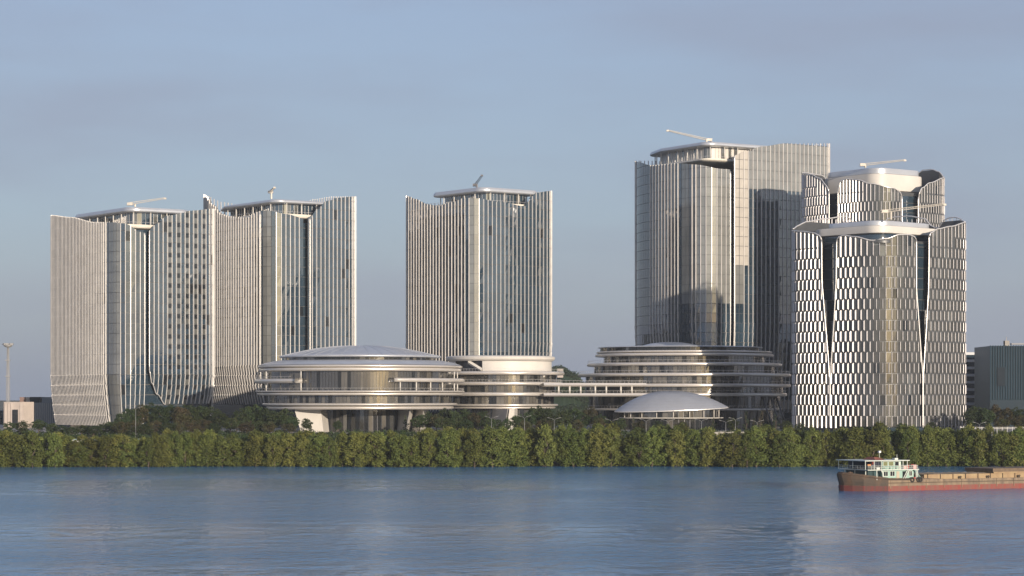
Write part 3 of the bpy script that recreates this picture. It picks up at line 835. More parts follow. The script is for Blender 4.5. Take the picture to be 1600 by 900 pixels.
# --- low shell-roofed pavilion by the trees
R = thing('shell_pavilion', 'low pavilion under a smooth grey shell roof with curtained glass below', 'building')
Y = 978; cx = X(1049, Y); rx, ry = 24.2, 15.
def shell(u, v):     # u angle, v 0 rim .. 1 crown
    rr = 1-v
    ex = cx+rx*rr*math.sin(u); ey = Y-ry*rr*math.cos(u)
    tilt = (ex-cx)/rx
    rim = Z(639.5, Y)+tilt*.9+.5*math.cos(u)*(-1)
    h = (Z(610.5, Y)-rim)
    return (ex, ey, rim+h*(1-rr**2.1))
NB = 12
for k in range(NB):
    V, F = [], []; ns = 72
    for i in range(ns):
        u = 2*math.pi*i/ns
        for vv, lift in ((k/NB, .09), ((k+1)/NB+.01, .0)):
            x, y, zz = shell(u, min(.985, vv)); V.append((x, y, zz+lift))
    for i in range(ns):
        j = (i+1) % ns; F.append((i*2, j*2, j*2+1, i*2+1))
    mesh_obj('roof_panel', V, F, mat('shell_zinc', (.40, .42, .46), .45, .35, var=.12, scale=.2), R, None, True)
V, F = [], []
for i in range(72):
    u = 2*math.pi*i/72
    for vv, dz in ((0, .1), (0, -.25), (.2, -.1)):
        x, y, zz = shell(u, vv)
        if vv: zz = shell(u, 0)[2]-.1
        V.append((x, y, zz+dz))
for i in range(72):
    j = (i+1) % 72
    for k in range(2): F.append((i*3+k, j*3+k, j*3+k+1, i*3+k+1))
mesh_obj('roof_rim', V, F, M_TRIM, R)
st = []
glass_floor(R, cx, Y, 19.5, Z(653, Y), Z(639, Y)+.6, 54, (.5, .22, .28), squash=.55, store=st)
glass_floor(R, cx, Y, 17.5, GROUND, Z(653, Y), 44, (.3, .05, .65), squash=.55, store=st)
pieces('glass_pane', st, GMS, R)
V, F = ring_mesh(cx, Y, [(10, Z(653.4, Y)), (22, Z(653.4, Y)), (22.2, Z(652.2, Y)), (10, Z(652.1, Y))], squash=.58); mesh_obj('floor_slab', V, F, M_WHITE, R)
for k in range(9):
    a = math.radians(-80+20*k); mb = MB(); x, y = cx+20.3*math.sin(a), Y-20.3*.56*math.cos(a)
    mb.tube([(x, y, Z(652.3, Y)), (x, y, Z(638, Y))], .2, M_WHITE, 6); mb.build('column', R, True)
pull(R, (cx, Y, GROUND))

# ------------------------------------------------------------------ roof cranes
def crane(label, base, tip, tail, zroof, r=.55, m=None):
    base, tip, tail = Vector(base), Vector(tip), Vector(tail)
    o = thing('roof_crane', label, 'crane'); m = m or M_CRANE
    mb = MB(); mb.tube([(base.x, base.y, zroof), base], .5, m, 8); mb.build('mast', o)
    mb = MB(); mb.box(-1.3, 1.3, -.9, .9, -.5, .8, m, Matrix.Translation(tail.lerp(base, .4)+Vector((0, 0, .1)))); mb.build('counterweight', o)
    d = tip-tail; L = d.length; n = max(6, int(L/1.6))
    up = Vector((0, 0, 1)); side = d.cross(up).normalized()
    mb = MB()
    h = lambda t: .9*(1-.55*t)
    for s in (-.5, .5): mb.tube([tail+side*s-up*.2, tip+side*s-up*.1], .12, m, 5)
    mb.tube([tail+up*h(0), tip+up*h(1)], .13, m, 5)
    bc = mb.build('boom_chord', o)
    mb = MB()
    for i in range(n):
        t0, t1 = i/n, (i+.5)/n
        a, b, c_ = tail+d*t0, tail+d*t1, tail+d*((i+1)/n)
        for s in (-.5, .5):
            mb.tube([a+side*s-up*.2, b+up*h(t1)], .07, m, 4); mb.tube([b+up*h(t1), c_+side*s-up*.2], .07, m, 4)
    mb.build('boom_lacing', bc)
    mb = MB(); mb.box(-.6, .6, -.6, .6, -.5, .3, m, Matrix.Translation(tip)); mb.build('boom_head', o)
    pull(o, (base.x, base.y, zroof)); return o
def W3(px, py, Y): return (X(px, Y), Y, Z(py, Y))
crane('pale lattice crane folded on the roof of the leftmost tower', W3(211, 319, 1112), W3(258, 310, 1116), W3(198, 320, 1110), Z(323, 1112))
crane('stubby pale crane seen end-on above the pavilion-side tower roof', W3(424, 302, 1180), W3(429, 293, 1162), W3(422, 300, 1192), Z(311, 1180))
crane('dark crane with short raised boom on the lone middle tower', W3(745, 288, 1200), W3(753, 274, 1192), W3(741, 291, 1206), Z(293, 1200), m=M_STEEL)
crane('long thin crane leaning left above the tallest tower', W3(1104, 217, 1215), W3(1043, 204, 1205), W3(1112, 220.5, 1217), Z(222, 1215))
crane('pale crane lying level on the boxy penthouse of the rear right tower', W3(1352, 257, 1130), W3(1414, 250.5, 1136), W3(1345, 259, 1130), Z(262, 1130))
crane('long cream crane arm reaching right over the front right tower roof', W3(1392, 330, 985), W3(1476, 319.5, 993), W3(1376, 332, 983), Z(343, 985))

# ------------------------------------------------------------------ buildings at the edges, mast
M_LIME = mat('pinkish_stone', (.46, .40, .36), .8, 0, var=.15, scale=.3)
M_SLATE = mat('slate_metal', (.20, .23, .26), .6, .2, var=.2, scale=.2)
M_TEAL = mat('teal_glass', (.010, .028, .046), .3, 0, 1.45, spec=.15, var=.3, scale=.1)  # base darkened to paint the right-edge block as if in shade
def rot(x, y, a): return Matrix.Translation((x, y, 0)) @ Matrix.Rotation(a, 4, 'Z')
o = thing('stone_block', 'pinkish stone block with tall dark doorway at the left edge', 'building')
Y = 1140
x0, x1, xc = X(4.5, Y), X(49, Y), X(36.5, Y)
zt = Z(628, Y)
mb = MB(); mb.add([(x0, Y+2, GROUND-1), (xc, Y, GROUND-1), (x1, Y+6, GROUND-1), (x0+4, Y+12, GROUND-1), (x0, Y+2, zt), (xc, Y, zt), (x1, Y+6, zt), (x0+4, Y+12, zt)],
   [(0, 1, 5, 4), (1, 2, 6, 5), (2, 3, 7, 6), (3, 0, 4, 7), (4, 5, 6, 7)], M_LIME); mb.build('wall', o)
box('doorway', X(20, Y), X(28, Y), Y+.3, Y+1.0, GROUND, Z(640, Y), M_RDARK, o, Matrix.Translation((0, -.6, 0)))
for k in range(6):
    px = 8+k*5
    if 19 < px < 29: continue
    t = (px-4.5)/32; yy = Y+2-2*t
    box('cladding_strip', X(px, Y)-.6, X(px, Y)+.6, yy-.28, yy+.1, GROUND, zt-.6, M_LIME, o)
pull(o, (X(25, Y), Y+5, GROUND))
o = thing('ribbed_block', 'grey ribbed block with stepped roof boxes behind the stone block', 'building')
Y = 1190
wl_ = box('wall', X(33, Y), X(98, Y), Y, Y+30, GROUND-1, Z(629, Y), M_SLATE, o)
for k in range(20): box('rib', X(34+k*3.2, Y)-.25, X(34+k*3.2, Y)+.25, Y-.5, Y+.1, GROUND, Z(629.5, Y), mat('rib_metal', (.30, .32, .34), .5, .3), wl_)
box('roof_box', X(29.5, Y), X(39, Y), Y+2, Y+12, Z(629, Y), Z(620.5, Y), mat('brown_cladding', (.20, .13, .11), .7), o)
box('roof_box', X(39.3, Y), X(45, Y), Y+2, Y+12, Z(629, Y), Z(620.5, Y), M_LIME, o)
box('roof_box', X(45.3, Y), X(61, Y), Y+2, Y+14, Z(629, Y), Z(620.2, Y), M_TEAL, o)
box('roof_box', X(64, Y), X(95, Y), Y+2, Y+16, Z(629, Y), Z(620.4, Y), M_SLATE, o)
pull(o, (X(60, Y), Y+10, GROUND))
o = thing('far_block', 'dark blue sliver of a building at the left frame edge', 'building')
Y = 1300
box('wall', X(-40, Y), X(3.4, Y), Y, Y+20, GROUND-1, Z(642, Y), M_TEAL, o); box('parapet', X(-40, Y)-.3, X(3.4, Y)+.3, Y-.4, Y+20.4, Z(642, Y), Z(641, Y), M_SLATE, o)
for k in range(5): box('window_band', X(-40, Y), X(3, Y), Y-.2, Y+.1, Z(645+k*5, Y)-1, Z(645+k*5, Y), M_RDARK, o)
pull(o, (X(-20, Y), Y, GROUND))
# floodlight mast
o = thing('floodlight_mast', 'thin pale lattice mast with a ring of floodlights at far left', 'mast')
Y = 1160; mx = X(12.5, Y); mb = MB(); M_MAST = mat('mast_paint', (.33, .33, .33), .6, .2)
zz = lambda py: Z(py, Y)
segs = [(GROUND, 1.0), (zz(627), 1.0), (zz(607), .95), (zz(590), .8), (zz(563), .6), (zz(543), .5)]
mb.tube([(mx, Y, a) for a, _ in segs], .3, M_MAST, 8, .2); mb.build('pole', o, True)
mb = MB()
for a0, a1 in zip(segs, segs[1:]):
    for k in range(4):
        an = math.pi/4+k*math.pi/2
        mb.tube([(mx+a0[1]*math.cos(an)*1.1, Y+a0[1]*math.sin(an)*1.1, a0[0]), (mx+a1[1]*math.cos(an)*1.1, Y+a1[1]*math.sin(an)*1.1, a1[0])], .1, M_MAST, 4)
mb.build('lattice', o)
for py in (563, 588): mb = MB(); mb.box(mx-1.3, mx+1.3, Y-1.3, Y+1.3, zz(py)-.15, zz(py)+.2, M_MAST); mb.build('platform', o)
V, F = ring_mesh(mx, Y, [(.3, zz(543)), (1.4, zz(542.5)), (2.2, zz(540)), (2.2, zz(539)), (.3, zz(538.6))], seg=20); hf = mesh_obj('head_frame', V, F, M_MAST, o)
for k in range(8):
    a = k*math.pi/4; mb = MB()
    mb.box(-.55, .55, -.35, .35, -.45, .45, M_MAST, Matrix.Translation((mx+2.3*math.cos(a), Y+2.3*math.sin(a), zz(537.8))) @ Matrix.Rotation(a-math.pi/2, 4, 'Z')); mb.build('floodlight', hf)
pull(o, (mx, Y, GROUND))
# right edge
o = thing('banded_block', 'office block with pale horizontal bands just right of the front slat tower', 'building')
Y = 1250
box('wall', X(1490, Y), X(1552, Y), Y, Y+30, GROUND-1, Z(551, Y), M_SLATE, o)
for k in range(8):
    py = 550.5+k*11.2
    box('floor_band', X(1490, Y)-.3, X(1552, Y)+.3, Y-.9, Y+.2, Z(py+4, Y), Z(py, Y), mat('pale_band', (.42, .43, .45), .5, .2), o)
    box('window_strip', X(1490, Y)-.1, X(1552, Y)+.1, Y-.35, Y+.15, Z(py+11, Y), Z(py+4.1, Y), M_CORE, o)
pull(o, (X(1520, Y), Y, GROUND))
o = thing('teal_block', 'dark teal glass block with fine vertical ribs at the right edge', 'building')
Y = 1180
wl_ = box('wall', X(1547, Y), X(1680, Y), Y, Y+40, GROUND-1, Z(540.5, Y), M_TEAL, o)
for k in range(33): box('rib', X(1547.6+k*4, Y)-.2, X(1547.6+k*4, Y)+.2, Y-.55, Y+.1, Z(625, Y), Z(539.5, Y), mat('teal_rib_shade', (.018, .046, .070), .6, 0, spec=.1), wl_)  # rib colour darkened too, shade put into the paint
box('recessed_window', X(1558, Y), X(1571, Y), Y-.6, Y+.1, Z(603, Y), Z(574, Y), mat('deep_window', (.006, .014, .024), .5, 0, spec=.1), o)
box('roof_box', X(1573, Y), X(1580, Y), Y+4, Y+8, Z(540.5, Y), Z(532, Y), M_CONC, o)
box('roof_beam', X(1584, Y), X(1660, Y), Y+5, Y+9, Z(538, Y), Z(536, Y), M_STEEL, o)
box('roof_antenna', X(1576, Y)-.15, X(1576, Y)+.15, Y+5, Y+5.3, Z(532, Y), Z(526, Y), M_STEEL, o)
pull(o, (X(1600, Y), Y, GROUND))

# ------------------------------------------------------------------ vegetation
def leaf_quads(R, lobes, per, size, tilt=.6, rough=1.):
    """leaf-sized quads scattered on the shells of many lobes (centre, radius xyz)"""
    V = []
    for (c, rad) in lobes:
        k = max(4, int(per*(rad[0]*rad[1]*rad[2])**(2/3)))
        d = R.normal(size=(k, 3)); d /= np.linalg.norm(d, axis=1)[:, None]
        d[:, 2] = np.where(d[:, 2] < -.45, -d[:, 2]*.6, d[:, 2])
        rr = R.uniform(.55, 1.08, size=(k, 1))
        p = np.array(c)+d*np.array(rad)*rr
        n = d*.7+R.normal(size=(k, 3))*tilt+np.array([0, 0, .25]); n /= np.linalg.norm(n, axis=1)[:, None]
        a = np.cross(n, R.normal(size=(k, 3))); a /= np.linalg.norm(a, axis=1)[:, None]
        b = np.cross(n, a)
        s = size*R.uniform(.55, 1.25, size=(k, 1)); a = a*s; b = b*s*.62
        V.append(np.stack([p-a, p-b*.9+a*.1, p+a, p+b*.9+a*.1], 1))
    return np.concatenate(V).reshape(-1, 3)
def quad_mesh(name, V, m):
    me = bpy.data.meshes.new(name); n = len(V)//4
    me.vertices.add(len(V)); me.vertices.foreach_set('co', V.astype(np.float32).ravel())
    me.loops.add(len(V)); me.loops.foreach_set('vertex_index', np.arange(len(V), dtype=np.int32))
    me.polygons.add(n); me.polygons.foreach_set('loop_start', np.arange(n, dtype=np.int32)*4)
    me.update(calc_edges=True); me.materials.append(m); return me
def leafmat(name, col, col2, objvar, trans=.25):
    m = mat(name, col, .62, 0, 1.4, col2=col2, scale=.35, objvar=objvar, spec=.25)
    n, l = m.node_tree.nodes, m.node_tree.links; p = n['Principled BSDF']
    t = n.new('ShaderNodeBsdfTranslucent'); src = p.inputs['Base Color'].links[0].from_socket; l.new(src, t.inputs['Color'])
    mx = n.new('ShaderNodeMixShader'); mx.inputs[0].default_value = trans
    o = n['Material Output']; l.new(p.outputs[0], mx.inputs[1]); l.new(t.outputs[0], mx.inputs[2]); l.new(mx.outputs[0], o.inputs['Surface'])
    return m
M_MANG = leafmat('mangrove_leaf', (.172, .195, .052), (.092, .122, .036), .34)
M_DARKL = leafmat('dark_leaf', (.034, .060, .024), (.050, .066, .026), .3)
M_BROWNL = leafmat('dry_leaf', (.085, .066, .034), (.050, .066, .028), .25)
M_BARK = mat('bark', (.11, .085, .065), .9, 0, var=.3, scale=1.)
def trunk_mesh(R, h, r, limbs, spread, z0=0.):
    mb = MB()
    pts = [(R.normal()*.12*k, R.normal()*.12*k, z0+h*k/5) for k in range(6)]
    mb.tube(pts, r, M_BARK, 7, r*.35)
    for k in range(limbs):
        t = R.uniform(.25, .85); a = R.uniform(0, 6.28); p = np.array(pts[min(5, int(t*5))])
        e = p+np.array([math.cos(a)*spread, math.sin(a)*spread, h*R.uniform(.12, .3)])
        mid = (p+e)/2+np.array([0, 0, .4]); mb.tube([p, mid, e], r*.45, M_BARK, 5, r*.12)
    me = bpy.data.meshes.new('trunk'); me.from_pydata(mb.v, [], mb.f); me.materials.append(M_BARK); me.update(); return me
def kind_mangrove(seed):
    R = np.random.default_rng(seed); lobes = []; h = 1.0
    H = 12.0; n = 84
    for k in range(n):
        t = (k+.5)/n; zz = .8+t*(H-1.6)
        prof = 2.9*(1-t**4.5)**.6*(.85+.2*math.sin(t*8+seed))*(.9+.1*min(1, t*4))
        a = R.uniform(0, 6.28); q = prof*math.sqrt(R.uniform(.15, 1))
        rr = R.uniform(.5, 1.0)*(1.05-.25*t)
        lobes.append(((q*math.cos(a), q*math.sin(a), zz), (rr, rr, rr*R.uniform(1.3, 2.3))))
    for k in range(8):
        a = R.uniform(0, 6.28); q = R.uniform(.3, 2.3); lobes.append(((q*math.cos(a), q*math.sin(a), H-.5-.55*q-R.uniform(0, 1.)), (.38, .38, R.uniform(.8, 1.5))))
    return quad_mesh('mangrove_crown', leaf_quads(R, lobes, 72, .25), M_MANG), trunk_mesh(R, H*.8, .2, 9, 1.4)
def kind_broad(seed, m):
    R = np.random.default_rng(seed); lobes = []; H = 10.
    for k in range(72):
        d = R.normal(size=3); d /= np.linalg.norm(d); q = R.uniform(.25, 1)**.5
        rr = R.uniform(.6, 1.2); lobes.append(((3.6*d[0]*q, 3.6*d[1]*q, 6.0+3.3*d[2]*q*(1 if d[2] > 0 else .95)), (rr*1.1, rr*1.1, rr*.85)))
    return quad_mesh('broad_crown', leaf_quads(R, lobes, 40, .32), m), trunk_mesh(R, H*.72, .24, 9, 2.2)
def kind_cone(seed, m):
    R = np.random.default_rng(seed); lobes = []; H = 10.
    for k in range(34):
        t = (k+.5)/34; zz = 1.2+t*(H-1.6); q = 2.0*(1-t)**.8*math.sqrt(R.uniform(.1, 1)); a = R.uniform(0, 6.28)
        rr = R.uniform(.4, .8)*(1.2-.7*t); lobes.append(((q*math.cos(a), q*math.sin(a), zz), (rr, rr, rr*.9)))
    return quad_mesh('cone_crown', leaf_quads(R, lobes, 42, .28), m), trunk_mesh(R, H*.9, .16, 8, 1.)
MANG = [kind_mangrove(11+k) for k in range(9)]
BROAD = [kind_broad(40+k, M_DARKL) for k in range(5)]+[kind_broad(60+k, M_BROWNL) for k in range(2)]
CONE = [kind_cone(80+k, M_DARKL) for k in range(3)]+[kind_cone(90, M_BROWNL)]
def tree(name, kind, loc, sx, sz, label, group):
    o = empty(name, loc, rng.uniform(0, 6.28)); o.scale = (sx, sx, sz)
    tag(o, label, 'tree', group)
    for nm, me in zip(('crown', 'trunk'), kind):
        c = bpy.data.objects.new(nm, me); COL.objects.link(c); c.parent = o
    return o
# mangrove belt: crown-top row of the photo by column
TOP = [(0, 671), (40, 672), (85, 674), (108, 683), (125, 688), (140, 683), (165, 680), (200, 683), (228, 686), (245, 688), (262, 678), (290, 674), (320, 676), (345, 680), (365, 684), (390, 679), (430, 676), (470, 676), (500, 678), (560, 675), (600, 676),
       (640, 676), (700, 672), (750, 672), (790, 667), (830, 668), (870, 664), (900, 668), (930, 663), (970, 670), (1010, 668), (1050, 667), (1075, 671), (1110, 674), (1170, 674), (1185, 668), (1240, 668), (1300, 670), (1350, 669), (1400, 667), (1450, 669), (1500, 671), (1560, 671), (1600, 669)]
def gz(y): return interp([(781, -1.2), (790, -.15), (802, 1.8), (850, 4), (915, GROUND-.6), (930, GROUND), (3000, GROUND)], y)
x = -205.
while x < 205:
    for row in range(rng.choice((2, 3, 3))):
        xx = x+rng.uniform(-2.6, 2.6); yy = (786.5, 791, 796, 802)[row]+rng.uniform(-2.2, 2.2)+2.2*math.sin(x*.05)+1.5*math.sin(x*.13+1)
        px = PX(xx, yy); big = rng.random()
        top = interp(TOP, px)+(1.5, -1., -2.5, -2.5)[row]+rng.gauss(0, 3.4)+(5 if big < .2 else -3 if big > .9 else 0)
        zg = -.5 if row == 0 else gz(yy)-.4
        H = Z(top, yy)-zg
        tree('mangrove_tree', MANG[rng.randrange(9)], (xx, yy, zg), rng.uniform(1.1, 1.7)*(.8+.2*H/12), H/12.1,
             'yellow-green mangrove tree in the dense belt along the river bank', 'mangrove trees along the river bank')
    x += rng.uniform(3.3, 4.7)
# darker park trees round the buildings: (column, top row, depth, width scale, kind)
PARK = [(15, 662, 920, .8, 0), (36, 660, 925, .8, 0), (60, 658, 930, .8, 1), (80, 664, 925, .7, 2), (97, 668, 920, .8, 0), (112, 670, 915, .9, 1), (128, 667, 918, .9, 3), (145, 668, 915, .9, 2), (162, 664, 920, .9, 0), (178, 660, 925, .9, 4), (192, 646, 945, .9, 1),
        (205, 640, 950, 1.0, 2), (219, 634, 955, 1.05, 5), (236, 631, 960, 1.15, 0), (252, 636, 955, 1.1, 3), (268, 634, 960, 1.1, 1), (283, 638, 955, 1.0, 6), (298, 634, 960, 1.1, 2), (314, 634, 962, 1.15, 4), (330, 637, 960, 1.1, 0), (344, 646, 950, .9, 3),
        (190, 662, 910, .9, 6), (208, 660, 912, .9, 5), (225, 664, 910, .9, 2), (243, 660, 912, .9, 5), (262, 662, 910, .9, 1), (280, 664, 912, .9, 6), (300, 660, 912, .9, 5), (318, 658, 914, .9, 6), (335, 664, 912, .8, 2),
        (360, 655, 930, .9, 2), (378, 640, 950, 1.0, 0), (395, 634, 962, 1.1, 1), (412, 638, 960, 1.0, 4), (428, 644, 955, 1.0, 0), (444, 640, 960, 1.0, 3), (456, 652, 940, .8, 1), (384, 662, 915, .8, 5), (420, 662, 915, .8, 6), (405, 660, 920, .9, 0),
        (480, 656, 950, .6, 2), (528, 660, 945, .5, 1), (452, 664, 920, .8, 5), (655, 650, 950, .8, 2), (668, 645, 952, .8, 0), (682, 650, 950, .8, 5), (698, 640, 958, .9, 1), (712, 644, 955, .9, 3), (726, 641, 955, 1.0, 0), (740, 648, 950, .9, 5), (752, 644, 952, .9, 2), (765, 655, 935, .7, 1), (778, 658, 940, .6, 2), (793, 655, 945, .6, 0), (806, 652, 945, .7, 3), (690, 655, 935, .8, 4), (708, 656, 935, .8, 2), (728, 657, 932, .8, 0),
        (812, 650, 950, .8, 0), (826, 644, 950, .9, 2), (838, 636, 955, 1.0, 1), (850, 638, 955, 1.0, 4), (862, 648, 945, .8, 0), (880, 644, 950, .9, 3), (895, 640, 952, .9, 1), (910, 645, 950, .9, 2), (922, 638, 952, .9, 5), (938, 650, 945, .9, 0), (820, 660, 918, .8, 5), (850, 658, 918, .8, 6), (900, 658, 918, .8, 5), (935, 656, 918, .8, 6), (968, 656, 930, .8, 2),
        (1000, 660, 925, .7, 5), (1030, 660, 925, .7, 2), (1065, 662, 920, .7, 6), (1145, 655, 940, .8, 0), (1230, 660, 930, .7, 2), (1250, 664, 920, .7, 0), (1410, 664, 920, .6, 1), (1455, 662, 920, .6, 2),
        (1516, 640, 970, .9, 0), (1528, 636, 975, .9, 2), (1541, 640, 970, .9, 1), (1556, 634, 975, .9, 5), (1572, 640, 970, .9, 6), (1588, 638, 970, .9, 0), (1604, 640, 970, .9, 3), (1565, 655, 930, .8, 5), (1595, 652, 930, .8, 6), (1620, 650, 940, .9, 1)]
for px, py, y, w, k in PARK:
    zg = gz(y)-.2; H = max(4., Z(py-4, y)-zg)
    nm, lab, grp = (('park_tree', 'dark green broad-crowned park tree behind the mangrove belt', 'dark park trees behind the mangroves') if k < 5 else
                    ('bare_tree', 'brownish sparse park tree behind the mangrove belt', 'brownish park trees behind the mangroves'))
    tree(nm, BROAD[k], (X(px, y), y, zg), w*rng.uniform(.9, 1.1), H/10., lab, grp)
for px, py, y, k in ((474, 654, 960, 0), (484, 660, 955, 1), (633, 648, 965, 2), (642, 655, 960, 0), (370, 645, 935, 1), (1166, 641, 955, 0), (1190, 640, 955, 3), (1212, 646, 950, 1), (1178, 652, 945, 2), (1336, 664, 935, 0), (1115, 652, 945, 2), (990, 652, 940, 1)):
    zg = gz(y)-.2; tree('conical_tree', CONE[k], (X(px, y), y, zg), 1.0, (Z(py, y)-zg)/10., 'slim conical tree near the round buildings', 'conical trees near the round buildings')
# low undergrowth between the belt and the road
Ru = np.random.default_rng(21); lob = []
for k in range(2600):
    x, y = Ru.uniform(-330, 330), Ru.uniform(806, 944); y = y if Ru.random() < .5 else Ru.uniform(896, 930); q = Ru.uniform(.8, 1.9)
    lob.append(((x, y, gz(y)+q*.5), (q*1.3, q*1.3, q*.9)))
uo = bpy.data.objects.new('undergrowth', quad_mesh('undergrowth', leaf_quads(Ru, lob, 9, .5), M_DARKL)); COL.objects.link(uo)
tag(uo, 'low dark undergrowth behind the mangrove belt', 'shrubs', kind='stuff')
# wooded hill far behind, seen between the round buildings
def hill():
    R = np.random.default_rng(5); Yh = 2300; lobes = []
    prof = [(700, 600), (800, 590), (858, 574), (872, 571), (884, 576), (893, 580), (900, 590), (915, 602), (960, 610), (1100, 600), (1300, 606), (1500, 600), (1700, 606)]
    V, F = [], []
    xs = np.arange(640, 1760, 8.)
    for px in xs:
        for dy, f in ((-260, 0), (-160, .55), (-70, .9), (0, 1), (200, .8), (500, 0)):
            zt = Z(interp(prof, px), Yh); V.append((X(px, Yh), Yh+dy, GROUND+(zt-4-GROUND)*f))
    for i in range(len(xs)-1):
        for j in range(5): F.append((i*6+j, i*6+6+j, i*6+7+j, i*6+j+1))
    o = mesh_obj('hill', V, F, M_DARKL); o['kind'] = 'structure'
    for px in np.arange(840, 1000, 2.2):
        for f in (0, .25, .5, .75, .95):
            zt = Z(interp(prof, px), Yh); rr = R.uniform(4, 7)
            lobes.append(((X(px, Yh)+R.normal()*3, Yh-250+f*240, GROUND+(zt-8-GROUND)*(f**.6)+R.uniform(0, 5)), (rr, rr, rr*.9)))
    me = quad_mesh('hill_wood', leaf_quads(R, lobes, 7, 1.2), M_DARKL)
    w = bpy.data.objects.new('hill_wood', me); COL.objects.link(w)
    tag(w, 'far wooded hill seen between the round buildings', 'wood', kind='stuff')
hill()
o = thing('hilltop_house', 'small beige house on the hill beside the lone tower foot', 'building')
Y = 2150; wl_ = box('wall', X(871, Y), X(880, Y), Y, Y+12, Z(590, Y), Z(577, Y), M_LIME, o); box('roof', X(870.5, Y), X(880.5, Y), Y-.5, Y+12.5, Z(577, Y), Z(576, Y), M_CONC, o)
for k in range(4):
    for j in range(2): box('window', X(872.2+k*2, Y), X(873.2+k*2, Y), Y-.15, Y+.1, Z(581+j*4, Y), Z(579+j*4, Y), M_RDARK, wl_)
pull(o, (X(875, Y), Y, Z(590, Y)))

# ------------------------------------------------------------------ street lamps, sheds, walls
M_LAMP = mat('lamp_paint', (.24, .245, .25), .5, .3)
LAMPS = [(212, 636, 905, 'tall plain street lamp pole in front of the leftmost tower'), (768, 651, 910, 'twin-arm street lamp left of the slanted pier under the smaller round building'), (819.5, 650, 910, 'twin-arm street lamp right of the slanted pier under the smaller round building'),
         (866, 653, 910, 'twin-arm street lamp below the footbridge, left end'), (956, 655, 910, 'twin-arm street lamp at the left tip of the shell roof'), (1009.5, 655, 912, 'twin-arm street lamp before the left half of the shell pavilion'),
         (1044, 656, 914, 'twin-arm street lamp before the middle of the shell pavilion'), (1096, 655, 910, 'twin-arm street lamp before the right half of the shell pavilion'), (1134, 657, 912, 'twin-arm street lamp at the right tip of the shell roof'),
         (1149, 653, 916, 'twin-arm street lamp right beside the shell pavilion'), (1183, 657, 912, 'twin-arm street lamp left of the front slat tower'), (1530.5, 660, 910, 'twin-arm street lamp right of the front slat tower')]
for px, py, y, lab in LAMPS:
    o = thing('street_lamp', lab, 'street lamp', 'street lamps along the riverside road'); x = X(px, y); zt = Z(py, y); zg = gz(y)
    mb = MB(); mb.tube([(x, y, zg-.3), (x, y, zt-.8)], .12, M_LAMP, 7, .08); mb.build('pole', o, True)
    for s in (-1, 1):
        mb = MB(); mb.tube([(x, y, zt-.9), (x+s*.7, y, zt-.35), (x+s*1.9, y, zt)], .06, M_LAMP, 5); arm = mb.build('arm', o, True)
        mb = MB(); mb.box(-.5, .5, -.16, .16, -.05, .07, M_LAMP, Matrix.Translation((x+s*2.2, y, zt+.05)) @ Matrix.Rotation(-s*.25, 4, 'Y')); mb.build('lantern', arm)
    pull(o, (x, y, zg))
M_BLUEROOF = mat('blue_roof', (.30, .42, .50), .5, .1, var=.1)
M_CABIN = mat('cabin_white', (.72, .72, .70), .6, 0, var=.15, scale=.5)
def cabin(px0, px1, py0, py1, y, lab):
    o = thing('site_cabin', lab, 'cabin', 'white cabins behind the mangroves'); zg = gz(y)-.3
    wl_ = box('wall', X(px0, y), X(px1, y), y, y+3, zg, Z(py0, y)-.3, M_CABIN, o)
    box('roof', X(px0, y)-.3, X(px1, y)+.3, y-.3, y+3.3, Z(py0, y)-.3, Z(py0, y), M_BLUEROOF, o)
    n = max(1, int((px1-px0)/9))
    for k in range(n):
        xa = X(px0+(k+.3)*(px1-px0)/n, y); box('window', xa, xa+1., y-.06, y+.05, Z(py0, y)-1.6, Z(py0, y)-.8, M_RDARK, wl_)
    pull(o, ((X(px0, y)+X(px1, y))/2, y, zg))
cabin(47, 62, 686, 697, 812, 'small white cabin glimpsed through mangroves near the stone block')
cabin(112, 150, 686, 697, 815, 'long white cabin with pale blue roof below the leftmost tower')
cabin(216, 252, 686, 697, 815, 'white cabin with pale blue roof left of the lifted petal')
o = thing('garden_wall', 'low pale wall above the mangroves right of the shell pavilion', 'wall'); y = 905
for k in range(9):
    xa = X(1082+k*10.2, y); box('wall_panel', xa, xa+2.45, y, y+.3, gz(y)-.3, Z(674.5+.3*(k % 2), y), M_CONC, o)
pull(o, (X(1125, y), y, gz(y)))
o = thing('riverside_railing', 'long pale guard rail in the gap at far right behind the mangroves', 'railing'); y = 900
for zz_ in (0, .5): box('rail', X(1500, y), X(1640, y), y, y+.12, Z(667.5, y)-.12-zz_, Z(667.5, y)-zz_, M_CABIN, o)
for k in range(18): box('rail_post', X(1502+k*8, y)-.06, X(1502+k*8, y)+.06, y+.12, y+.22, gz(y)-.2, Z(667, y), M_CABIN, o)
pull(o, (X(1570, y), y, gz(y)))

